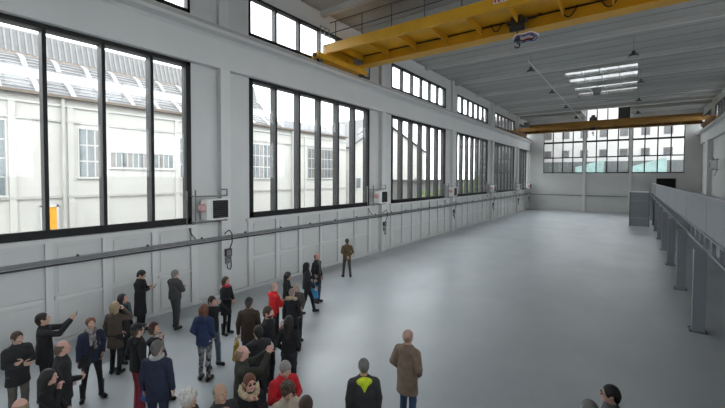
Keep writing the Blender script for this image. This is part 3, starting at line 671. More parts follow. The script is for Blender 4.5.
def arr_mesh(name, parts, mats):
    """parts: (V, F, material index or array)"""
    o = 0; V = []; F = []; MI = []
    for v, f, mi in parts:
        V.append(v); F.append(f+o); o += len(v); MI.append(np.full(len(f), mi) if np.isscalar(mi) else mi)
    V = np.concatenate(V); F = np.concatenate(F); MI = np.concatenate(MI)
    me = bpy.data.meshes.new(name); nf = len(F)
    me.vertices.add(len(V)); me.vertices.foreach_set('co', V.astype(np.float32).ravel())
    me.loops.add(nf*4); me.loops.foreach_set('vertex_index', F.astype(np.int32).ravel())
    me.polygons.add(nf); me.polygons.foreach_set('loop_start', np.arange(nf, dtype=np.int32)*4)
    for m in mats: me.materials.append(m)
    me.polygons.foreach_set('material_index', MI.astype(np.int32)); me.polygons.foreach_set('use_smooth', np.ones(nf, bool))
    me.update(calc_edges=True); return me
def rotm(yaw, pitch):
    cy, sy, cp, sp = math.cos(yaw), math.sin(yaw), math.cos(pitch), math.sin(pitch)
    return np.array([[cy, -sy, 0], [sy, cy, 0], [0, 0, 1]]) @ np.array([[1, 0, 0], [0, cp, -sp], [0, sp, cp]])

CACHE = {}
def head_mesh(fem):
    if ('head', fem) in CACHE: return CACHE[('head', fem)]
    f = Field((-0.11, -0.15, -0.24), (0.11, 0.13, 0.14), 0.0085)
    w_ = 0.072 if fem else 0.076
    f.ell((0, 0.012, 0.02), (w_, 0.095, 0.098)); f.ell((0, -0.022, -0.045), (0.056 if fem else 0.061, 0.066, 0.062), 0.03)
    f.ell((0, -0.068, -0.088), (0.026, 0.022, 0.02), 0.03)                      # chin
    f.cone((0, -0.086, 0.012), (0, -0.110, -0.022), 0.008, 0.014, 0.012)        # nose
    for sx in (-1, 1):
        f.ell((sx*0.042, -0.070, -0.018), (0.022, 0.018, 0.02), 0.02)           # cheek
        f.ell((sx*0.078, 0.016, -0.006), (0.010, 0.020, 0.030), 0.008)          # ear
        f.cone((sx*0.014, -0.088, 0.034), (sx*0.050, -0.074, 0.030), 0.007, 0.006, 0.012)   # brow ridge
        f.ell((sx*0.032, -0.098, 0.010), (0.016, 0.014, 0.010), 0.0, True)      # eye socket
    f.cone((-0.016, -0.088, -0.056), (0.016, -0.088, -0.056), 0.007, 0.007, 0.008)  # lips
    f.cone((0, 0.02, -0.05), (0, 0.03, -0.24), 0.052, 0.056 if fem else 0.062, 0.03)     # neck
    V, F = f.mesh(); ctr = V[F].mean(1)
    mi = np.zeros(len(F), int)
    mi[(np.abs(ctr[:, 0]) < 0.022) & (ctr[:, 1] < -0.086) & (np.abs(ctr[:, 2]+0.056) < 0.0085)] = 1
    parts = [(V, F, mi)]
    def ball(c, r, m):
        g = Field((c[0]-r-0.006, c[1]-r-0.006, c[2]-r-0.006), (c[0]+r+0.006, c[1]+r+0.006, c[2]+r+0.006), r/2.2); g.ell(c, (r, r, r), 0); v, q = g.mesh(); return (v, q, m)
    for sx in (-1, 1):
        parts += [ball((sx*0.032, -0.080, 0.010), 0.0115, 2), ball((sx*0.032, -0.0885, 0.010), 0.0050, 3)]
        g = Field((sx*0.034-0.035, -0.11, 0.015), (sx*0.034+0.035, -0.06, 0.05), 0.005); g.cone((sx*0.016, -0.094, 0.033), (sx*0.050, -0.080, 0.030), 0.0045, 0.0035, 0); v, q = g.mesh(); parts.append((v, q, 3))
    CACHE[('head', fem)] = parts; return parts
def hand_mesh(curl):
    if ('hand', curl) in CACHE: return CACHE[('hand', curl)]
    f = Field((-0.055, -0.085, -0.21), (0.12, 0.06, 0.06), 0.0065)
    f.cone((0, 0, 0.055), (0, 0, 0.0), 0.029, 0.026, 0.01)
    base = [(-0.030, -0.092, 0.073), (-0.010, -0.097, 0.082), (0.010, -0.094, 0.076), (0.028, -0.085, 0.058)]
    for y, z, L in base:
        f.cone((0, y*0.5, -0.005), (0, y, z), 0.018, 0.0125, 0.012)
        p = np.array([0, y, z]); ang = 0.0; r = 0.0098
        for fr, mul in ((0.45, 0.8), (0.30, 1.0), (0.25, 0.8)):
            ang += curl*mul; q = p + L*fr*np.array([math.sin(ang), 0, -math.cos(ang)]); f.cone(p, q, r, r*0.93, 0.002); p = q; r *= 0.93
    t0 = np.array([0.006, -0.022, -0.022]); t1 = t0 + np.array([0.016, -0.034, -0.026]); t2 = t1 + np.array([0.012+0.01*curl, -0.012, -0.030]); t3 = t2 + np.array([0.006+0.012*curl, 0.000, -0.022])
    f.cone(t0, t1, 0.016, 0.0125, 0.012); f.cone(t1, t2, 0.0118, 0.0105, 0.003); f.cone(t2, t3, 0.0105, 0.009, 0.002)
    CACHE[('hand', curl)] = f.mesh(); return CACHE[('hand', curl)]
def shoe_mesh(boot):
    if ('shoe', boot) in CACHE: return CACHE[('shoe', boot)]
    top = 0.36 if boot else 0.10
    f = Field((-0.09, -0.24, -0.02), (0.09, 0.12, top+0.08), 0.012)
    f.cone((0, -0.13, 0.045), (0, 0.03, 0.052), 0.045, 0.044, 0.02); f.cone((0, 0.02, 0.05), (0, 0.02, top), 0.048, 0.062 if boot else 0.046, 0.03)
    f.cut((0, 0, 0.0), (0, 0, -1)); f.cut((0, 0, top), (0, 0, 1))
    CACHE[('shoe', boot)] = f.mesh(); return CACHE[('shoe', boot)]
def hair_mesh(style):
    if ('hair', style) in CACHE: return CACHE[('hair', style)]
    f = Field((-0.17, -0.18, -0.34), (0.17, 0.20, 0.20), 0.011)
    if style in ('short', 'bob', 'long', 'curly', 'bun'):
        e = 0.022 if style == 'curly' else 0.012
        f.ell((0, 0.018, 0.028), (0.077+e, 0.096+e, 0.098+e), 0.01)
        f.cone((0, 0.075, -0.01), (0, 0.075, -0.06), 0.062, 0.050, 0.02)
        for sx in (-1, 1): f.ell((sx*0.073, 0.02, 0.02), (0.016, 0.05, 0.05), 0.015)
        if style == 'curly':
            rg = random.Random(3)
            for _ in range(46):
                a = rg.uniform(0, 6.283); b = rg.uniform(0.0, 1.2)
                f.ell((0.092*math.cos(a)*math.cos(b), 0.02+0.112*math.sin(a)*math.cos(b), 0.03+0.115*math.sin(b)), (0.03, 0.03, 0.03), 0.008)
        if style in ('bob', 'long'):
            for sx in (-1, 1):
                f.cone((sx*0.070, 0.02, 0.02), (sx*0.074, 0.02, -0.11), 0.034, 0.028, 0.03); f.cone((sx*0.045, 0.07, 0.0), (sx*0.05, 0.065, -0.13), 0.05, 0.04, 0.03)
        if style == 'long': f.cone((0, 0.08, -0.05), (0, 0.10, -0.28), 0.075, 0.06, 0.04)
        if style == 'bun': f.ell((0, 0.12, 0.05), (0.045, 0.04, 0.045), 0.015)
        f.ell((0, -0.11, -0.018), (0.070, 0.080, 0.092), 0, True)                  # leave the face free
        if style == 'short':
            for sx in (-1, 1): f.ell((sx*0.09, 0.010, -0.045), (0.03, 0.045, 0.06), 0, True)
    elif style == 'ring':                         # bald on top, hair round the back
        f.ell((0, 0.018, 0.01), (0.083, 0.103, 0.085), 0.01); f.cone((0, 0.075, -0.01), (0, 0.075, -0.06), 0.058, 0.050, 0.02)
        f.cut((0, 0, 0.055), (0, -0.15, 1)); f.cut((0, -0.005, 0), (0, -1, 0))
    elif style in ('beanie', 'cap'):
        f.ell((0, 0.012, 0.035), (0.089, 0.110, 0.107), 0.01); f.cut((0, -0.10, 0.052), (0, -0.25, -1))
        if style == 'cap': f.cone((-0.035, -0.115, 0.048), (0.035, -0.115, 0.048), 0.020, 0.020, 0.02); f.ell((0, -0.13, 0.045), (0.065, 0.045, 0.010), 0.015)
        else: f.cone((-0.0, 0.05, 0.03), (0, 0.055, -0.01), 0.072, 0.062, 0.02)
    elif style == 'hood':
        f.ell((0, 0.03, 0.025), (0.105, 0.125, 0.122), 0.02); f.cone((0, 0.05, -0.02), (0, 0.05, -0.18), 0.105, 0.12, 0.04)
        f.ell((0, -0.115, -0.01), (0.080, 0.13, 0.098), 0, True); f.ell((0, 0.01, -0.02), (0.077, 0.095, 0.10), 0, True)
    CACHE[('hair', style)] = f.mesh(); return CACHE[('hair', style)]

ARMS = {   # elbow, wrist for the left side (+x); front is -y
    'down':   ((0.232, 0.03, 1.16), (0.235, -0.05, 0.91)), 'pocket': ((0.262, 0.07, 1.17), (0.185, -0.09, 0.99)),
    'cross':  ((0.235, -0.07, 1.17), (0.015, -0.20, 1.20)), 'photo': ((0.21, -0.26, 1.36), (0.065, -0.43, 1.55)),
    'phone':  ((0.25, -0.04, 1.17), (0.08, -0.27, 1.24)), 'chin': ((0.20, -0.16, 1.20), (0.05, -0.155, 1.42)),
    'ear':    ((0.31, -0.16, 1.33), (0.135, -0.12, 1.55)), 'back': ((0.25, 0.13, 1.18), (0.06, 0.205, 1.00)),
    'clasp':  ((0.24, -0.02, 1.17), (0.055, -0.225, 1.06)), 'bag': ((0.24, 0.04, 1.17), (0.26, -0.04, 0.90)), 'swing': ((0.27, -0.06, 1.17), (0.25, -0.22, 0.96))}
STANCE = {'stand': (((0.10, 0.0, 0.15), (-0.10, 0.02, -0.15))), 'relaxed': (((0.12, -0.08, 0.25), (-0.10, 0.05, -0.2))), 'walk': (((0.08, -0.26, 0.05), (-0.08, 0.22, -0.05))), 'wide': (((0.17, -0.02, 0.3), (-0.16, 0.03, -0.3)))}
def cloth(col, rough=0.85, kind='plain'):
    nm = 'cloth_%s_%02d_%02d_%02d' % (kind, int(col[0]*99), int(col[1]*99), int(col[2]*99))
    if kind == 'pattern': return mat(nm, col, rough, 0.3, 16, col2=(0.35, 0.35, 0.36), detail=1)
    return mat(nm, col, rough, 0.18, 9, 0.25, 60)
def hairm(col): return mat('hair_%02d_%02d_%02d' % tuple(int(c*99) for c in col), col, 0.6, 0.3, 45, 0.3, 90)
SKINS = [mat('skin_light', (0.52, 0.33, 0.25), 0.55, 0.06, 14), mat('skin_rosy', (0.55, 0.32, 0.26), 0.55, 0.06, 14), mat('skin_tan', (0.42, 0.26, 0.18), 0.55, 0.06, 14)]
LIP = mat('lips', (0.38, 0.14, 0.13), 0.5); EYEW = mat('eye_white', (0.42, 0.40, 0.38), 0.3); EYED = mat('eye_dark', (0.03, 0.02, 0.018), 0.3)
FUR = mat('beige_fur', (0.42, 0.33, 0.22), 0.9, 0.4, 30, 0.6, 60)

def person(q):
    s = q['h']/1.75; fem = q.get('fem', False); wd = 0.90 if fem else 1.0
    root = tag(empty('person', (q['x'], q['y'], 0), q['rz']), q['label'], 'person', 'visitors standing in the hall')
    skin = SKINS[q.get('skin', 0)]
    bulk = q.get('bulk', 0.0)
    # joints
    sh = {1: np.array([0.18*wd, 0.012, 1.395]), -1: np.array([-0.18*wd, 0.012, 1.395])}
    arm = {}
    for sd, key in ((1, q.get('la', 'down')), (-1, q.get('ra', 'down'))):
        e, w_ = [np.array(v) for v in ARMS[key]]; arm[sd] = (e*np.array([sd*wd, 1, 1]), w_*np.array([sd, 1, 1]), key)
    if arm[1][2] == 'cross' and arm[-1][2] == 'cross':
        arm[-1] = (arm[-1][0], arm[-1][1]+np.array([0, -0.045, -0.035]), 'cross')
    st = STANCE[q.get('st', 'stand')]; legs = {}
    for sd, (fx, fy, fyaw) in ((1, st[0]), (-1, st[1])):
        hip = np.array([sd*0.088, 0.0, 0.92]); an = np.array([fx, fy, 0.085]); kn = (hip+an)/2 + np.array([0, -0.035, 0.03]); legs[sd] = (hip, kn, an, fyaw)
    # ---- body: head, neck, trunk, limbs and hands in one mesh
    f = Field((-0.55, -0.55, 0.0), (0.55, 0.40, 1.62), 0.026)
    f.cone((0, 0.0, 1.0), (0, 0.0, 1.32), 0.120*wd, 0.145*wd, 0.04, 0.62); f.cone((-0.13*wd, 0.01, 1.385), (0.13*wd, 0.01, 1.385), 0.05, 0.05, 0.06); f.ell((0, 0.02, 0.96), (0.145, 0.095, 0.10), 0.05)
    f.cone((0, 0.02, 1.40), (0, 0.015, 1.55), 0.05, 0.048, 0.04)
    for sd in (1, -1):
        e, w_, _ = arm[sd]; f.cone(sh[sd], e, 0.046, 0.038, 0.04); f.cone(e, w_, 0.038, 0.027, 0.02)
        hp, kn, an, yw = legs[sd]; f.cone(hp, kn, 0.075, 0.05, 0.05); f.cone(kn, an, 0.048, 0.030, 0.02); f.cone(an, an+np.array([0.10*math.sin(yw), -0.10*math.cos(yw), -0.04]), 0.028, 0.020, 0.01)
    V, F = f.mesh(); parts = [(V*s, F, 0)]
    hy, hp_ = R(q.get('hy', 0)), R(q.get('hp', 0)); HR = rotm(hy, hp_); HC = np.array([0, -0.012, 1.632])
    for v, g, m in head_mesh(fem):
        parts.append((((v-np.array([0, 0.02, -0.10])) @ HR.T + np.array([0, 0.02, -0.10]) + HC)*s, g, m))
    tip = {}
    for sd in (1, -1):
        e, w_, key = arm[sd]; d = (w_-e)/np.linalg.norm(w_-e)
        hint = {'photo': (-sd*0.5, 0.2, 1), 'ear': (-sd*0.2, 0.6, 0.6), 'chin': (-sd*0.6, 0.6, 0.4), 'cross': (0, -0.2, 1), 'phone': (sd*0.3, 0.1, 1), 'clasp': (0, -0.3, 1), 'back': (0, 0.2, 1)}.get(key, (0, -1, 0.1))
        curl = {'photo': 0.75, 'phone': 0.65, 'bag': 1.2, 'cross': 0.35, 'chin': 0.8, 'ear': 0.7, 'clasp': 0.55}.get(key, 0.35)
        if key == 'photo': d = d*0.6 + np.array([0, -0.35, 0.7]); d /= np.linalg.norm(d)
        t = np.array(hint, float); t -= d*(t@d); t /= np.linalg.norm(t); pn = np.cross(t, d)
        M = np.stack([pn, -t, -d], 1)
        v, g = hand_mesh(curl); v = v.copy(); gg = g
        if sd == 1: v[:, 0] *= -1; gg = g[:, ::-1]
        parts.append(((v @ M.T + w_)*s, gg, 0)); tip[sd] = (w_ + d*0.10, d, t, pn)
    link('body', arr_mesh('body', parts, [skin, LIP, EYEW, EYED]), root)
    # ---- trousers
    tk = q.get('leg', 1.0)
    f = Field((-0.34, -0.42, 0.02), (0.34, 0.40, 1.12), 0.018)
    f.ell((0, 0.015, 0.97), (0.165, 0.118, 0.12), 0.05)
    for sd in (1, -1):
        hp, kn, an, _ = legs[sd]; f.cone(hp, kn, 0.094, 0.066*tk, 0.05); f.cone(kn, an, 0.066*tk, 0.055*tk, 0.02)
    f.cut((0, 0, 0.055), (0, 0, -1)); f.cut((0, 0, 1.07), (0, 0, 1))
    V, F = f.mesh(); link('trousers', arr_mesh('trousers', [(V*s, F, 0)], [cloth(q['leg_col'], 0.85, q.get('leg_kind', 'plain'))]), root)
    for sd in (1, -1):
        hp, kn, an, yw = legs[sd]; V, F = shoe_mesh(q.get('boot', False)); Rz = rotm(yw, 0)
        link('boot' if q.get('boot') else 'shoe', arr_mesh('shoe', [((V @ Rz.T + np.array([an[0], an[1], 0]))*s, F, 0)], [mat('shoe_%02d' % int(q.get('shoe', 0.02)*99), (q.get('shoe', 0.02),)*3, 0.5, 0.1, 20)]), root)
    # ---- coat or jacket
    hem = q.get('hem', 0.80); fl = q.get('flare', 0.02); g_ = 0.022 + bulk
    f = Field((-0.60, -0.60, hem-0.05), (0.60, 0.45, 1.62), 0.0165)
    f.cone((0, 0.005, 1.04), (0, 0.005, 1.33), 0.135*wd+g_, 0.155*wd+g_, 0.04, 0.70)
    for sd in (1, -1): f.cone((0, 0.015, 1.425), (sd*0.155*wd, 0.012, 1.385), 0.062+g_*0.6, 0.052+g_*0.7, 0.05)
    f.cone((0, 0.01, 1.04), (0, 0.005, hem-0.12), 0.142*wd+g_, (0.152 if fem else 0.158)+g_+fl, 0.06, 0.76)
    if q.get('st') == 'walk': f.cone((0, -0.02, 1.0), (0, -0.05, hem-0.05), 0.13, 0.15, 0.05, 0.8)
    for sd in (1, -1):
        e, w_, key = arm[sd]; f.cone(sh[sd]+np.array([0, 0, -0.005]), e, 0.053+g_*0.7, 0.044+g_*0.5, 0.035)
        wc = e + (w_-e)*0.95
        f.cone(e, wc, 0.044+g_*0.5, 0.036+g_*0.35, 0.014)
    f.cone((0, 0.02, 1.43), (0, 0.012, 1.49), 0.080, 0.076, 0.03)
    if q.get('hoodback'): f.ell((0, 0.115, 1.45), (0.115, 0.06, 0.085), 0.03)
    f.cut((0, 0, hem), (0, 0, -1))
    f.cone((0, 0.012, 1.485), (0, 0.0, 1.62), 0.055, 0.075, 0, 1.0, True)
    V, F = f.mesh(); ctr = V[F].mean(1); mi = np.zeros(len(F), int); cm = [cloth(q['coat'], q.get('coat_rough', 0.85))]
    if q.get('inner'):          # open front shows what is worn underneath
        mi[(np.abs(ctr[:, 0]) < 0.035 + 0.05*np.clip((ctr[:, 2]-1.25)/0.25, 0, 1)) & (ctr[:, 1] < -0.06) & (ctr[:, 2] > 1.0)] = 1; cm.append(cloth(q['inner']))
    link(q.get('coat_name', 'jacket'), arr_mesh('jacket', [(V*s, F, mi)], cm), root)
    # ---- hair, hats, scarf, collar
    hs = q.get('hair', 'short')
    def on_head(v): return ((v-np.array([0, 0.02, -0.10])) @ HR.T + np.array([0, 0.02, -0.10]) + HC)*s
    if hs not in ('bald',):
        V, F = hair_mesh('ring' if hs == 'thin' else hs)
        link({'beanie': 'knit_hat', 'cap': 'cap', 'hood': 'hood'}.get(hs, 'hair'), arr_mesh('hair', [(on_head(V), F, 0)], [hairm(q['hair_col']) if hs not in ('beanie', 'cap', 'hood') else cloth(q['hair_col'])]), root)
    if hs in ('beanie', 'cap') and q.get('under'):
        V, F = hair_mesh(q['under']); k = (V[:, 2] < 0.07); V = V.copy(); V[~k, 2] = 0.07
        link('hair', arr_mesh('hair', [(on_head(V*0.99), F, 0)], [hairm(q.get('under_col', (0.05, 0.04, 0.035)))]), root)
    if q.get('glasses'):
        parts = []
        for sx in (-1, 1):
            g = Field((sx*0.033-0.04, -0.13, -0.02), (sx*0.033+0.04, -0.07, 0.04), 0.006); g.ell((sx*0.033, -0.1, 0.008), (0.026, 0.007, 0.019), 0); v, ff = g.mesh(); parts.append((on_head(v), ff, 0))
            g = Field((sx*0.07-0.03, -0.12, 0.0), (sx*0.07+0.03, 0.03, 0.03), 0.006); g.cone((sx*0.058, -0.098, 0.014), (sx*0.084, 0.01, 0.014), 0.004, 0.004, 0); v, ff = g.mesh(); parts.append((on_head(v), ff, 0))
        link('glasses', arr_mesh('glasses', parts, [RUB]), root)
    if q.get('beard'):
        g = Field((-0.09, -0.13, -0.14), (0.09, 0.04, 0.02), 0.009); g.ell((0, -0.026, -0.058), (0.064, 0.072, 0.060), 0); g.cut((0, -0.02, -0.035), (0, 0.25, 1)); g.ell((0, -0.10, -0.052), (0.022, 0.03, 0.010), 0, True); v, ff = g.mesh()
        link('beard', arr_mesh('beard', [(on_head(v), ff, 0)], [hairm(q['hair_col'])]), root)
    def ring(name, c, rx, ry, r, m, bumps=0, tilt=0.0, ends=False):
        g = Field((-rx-r-0.06, -ry-r-0.10, c[2]-0.42 if ends else c[2]-r-0.12), (rx+r+0.06, ry+r+0.12, c[2]+r+0.14), 0.0125); n = 18; rg = random.Random(5)
        pts = [np.array([rx*math.cos(2*math.pi*i/n), c[1]+ry*math.sin(2*math.pi*i/n), c[2]+tilt*math.sin(2*math.pi*i/n)]) for i in range(n)]
        for i in range(n):
            a, b = pts[i], pts[(i+1) % n]; g.cone(a, b, r, r, 0.012)
            if bumps:
                for _ in range(5): g.ell(a + np.array([rg.uniform(-1, 1), rg.uniform(-1, 1), rg.uniform(-1, 1)])*r*0.95, (0.018,)*3, 0.006)
        if ends:
            g.cone((0.03, -ry-0.02, c[2]), (0.05, -0.155-bulk, c[2]-0.34), r*0.8, r*0.9, 0.02); g.cone((-0.03, -ry-0.02, c[2]), (-0.03, -0.155-bulk, c[2]-0.26), r*0.8, r*0.8, 0.02)
        v, ff = g.mesh(); link(name, arr_mesh(name, [(v*s, ff, 0)], [m]), root)
    if q.get('scarf'): ring('scarf', (0, 0.0, 1.495), 0.078, 0.088, 0.036, cloth(q['scarf'], 0.9, q.get('scarf_kind', 'plain')), ends=q.get('scarf_ends', True))
    if q.get('fur'): ring('fur_collar', (0, 0.035, 1.495), 0.115, 0.105, 0.045, FUR, 1, 0.05)
    if q.get('hoodcol'):
        g = Field((-0.18, 0.0, 1.28), (0.18, 0.25, 1.58), 0.014); g.ell((0, 0.11, 1.465), (0.125, 0.060, 0.062), 0.01); g.cone((0, 0.12, 1.45), (0, 0.14, 1.33), 0.075, 0.018, 0.03); g.cone((0, 0.005, 1.48), (0, 0, 1.6), 0.06, 0.07, 0, 1, True); v, ff = g.mesh()
        link('hood', arr_mesh('hood', [(v*s, ff, 0)], [cloth(q['hoodcol'])]), root)
    # ---- things in the hands stay things of their own
    c_, s_ = math.cos(q['rz']), math.sin(q['rz'])
    def world(p): p = p*s; return (q['x']+p[0]*c_-p[1]*s_, q['y']+p[0]*s_+p[1]*c_, p[2])
    for kind, sd, col, lab in q.get('hold', ()):
        p, d, t, pn = tip[sd]
        if kind == 'phone':
            u, v_ = (np.array([1, 0, 0]), np.array([0, 0, 1])) if q.get('la') == 'photo' else (np.array([1, 0, 0]), np.array([0, -0.5, 0.85]))
            c0 = p + (pn*sd*-0.0) + np.array([0, -0.035, 0.02]); 
            if q.get('la') == 'photo' and q.get('ra') == 'photo': c0 = np.array([0, p[1]-0.03, p[2]+0.02])
            o = empty('phone', world(c0), q['rz']); tag(o, lab, 'phone', 'phones held up by visitors')
            nrm = np.cross(u, v_); A = Matrix(np.stack([u, v_, nrm], 1).tolist()).to_4x4()
            a, b = (0.075, 0.038) if q.get('la') == 'photo' else (0.037, 0.075)
            for nm, z0, z1, mm, sc_ in (('case', -0.004, 0.004, cloth(col, 0.4), 1.0), ('screen', 0.0041, 0.0052, mat('phone_screen', (0.05, 0.06, 0.07), 0.15, spec=0.6), 0.92)):
                t_ = MB().box(-a*sc_, a*sc_, -b*sc_, b*sc_, z0, z1); t_.v = [tuple(A @ Vector(x)) for x in t_.v]; t_.build(nm, mm, o)
            if q.get('la') == 'photo':
                t_ = MB().cyl((0.05, 0.02, -0.004), (0.05, 0.02, -0.008), 0.008, n=8); t_.v = [tuple(A @ Vector(x)) for x in t_.v]; t_.build('lens', EYED, o)
        else:
            W_, H_, D_ = {'handbag': (0.17, 0.22, 0.07), 'carrier': (0.15, 0.34, 0.06), 'tote': (0.16, 0.30, 0.06)}[kind]
            o = empty(kind + '_bag' if kind != 'handbag' else 'handbag', world(p + np.array([sd*0.05, 0, -0.02])), q['rz']+1.57); tag(o, lab, 'bag')
            m_ = cloth(col, 0.55)
            g = Field((-W_-0.04, -D_-0.05, -H_-0.24), (W_+0.04, D_+0.05, -0.08), 0.013); g.cone((-W_*0.72, 0, -H_-0.14), (W_*0.72, 0, -H_-0.14), 0.055, 0.055, 0.02); g.cone((-W_*0.62, 0, -0.15), (W_*0.62, 0, -0.15), 0.03, 0.03, 0.02)
            n = 5
            for i in range(n): x = -W_*0.68 + i*W_*1.36/(n-1); g.cone((x, 0, -0.15), (x, 0, -H_-0.14), 0.032, 0.056, 0.03)
            v, ff = g.mesh(); link('pouch', arr_mesh('pouch', [(v, ff, 0)], [m_]), o)
            for sx in (-1, 1):
                MB().tube([(-W_*0.4, sx*0.02, -0.14), (-W_*0.25, sx*0.015, -0.02), (0, sx*0.006, 0.015), (W_*0.25, sx*0.015, -0.02), (W_*0.4, sx*0.02, -0.14)], 0.008, 6).build('strap', m_, o)
    if q.get('shoulder_bag'):
        o = empty('shoulder_bag', world(np.array([-0.15, -0.16, 0.80])), q['rz']); tag(o, q['shoulder_bag'][1], 'bag'); m_ = cloth(q['shoulder_bag'][0], 0.5)
        g = Field((-0.20, -0.12, -0.06), (0.20, 0.12, 0.36), 0.013); g.cone((-0.07, 0, 0.04), (0.07, 0, 0.04), 0.04, 0.04, 0.01); g.cone((-0.06, 0, 0.17), (0.06, 0, 0.17), 0.032, 0.032, 0.01)
        for i in range(5): g.cone((-0.07+0.035*i, 0, 0.04), (-0.06+0.03*i, 0, 0.17), 0.04, 0.033, 0.02)
        v, ff = g.mesh(); link('pouch', arr_mesh('pouch', [(v*s, ff, 0)], [m_]), o)
        MB().tube([(0.03, 0.0, 0.19*s), (0.10, -0.01, 0.36*s), (0.22, 0.0, 0.56*s), (0.29, 0.10, 0.68*s)], 0.010, 6).build('strap', m_, o)
    return root

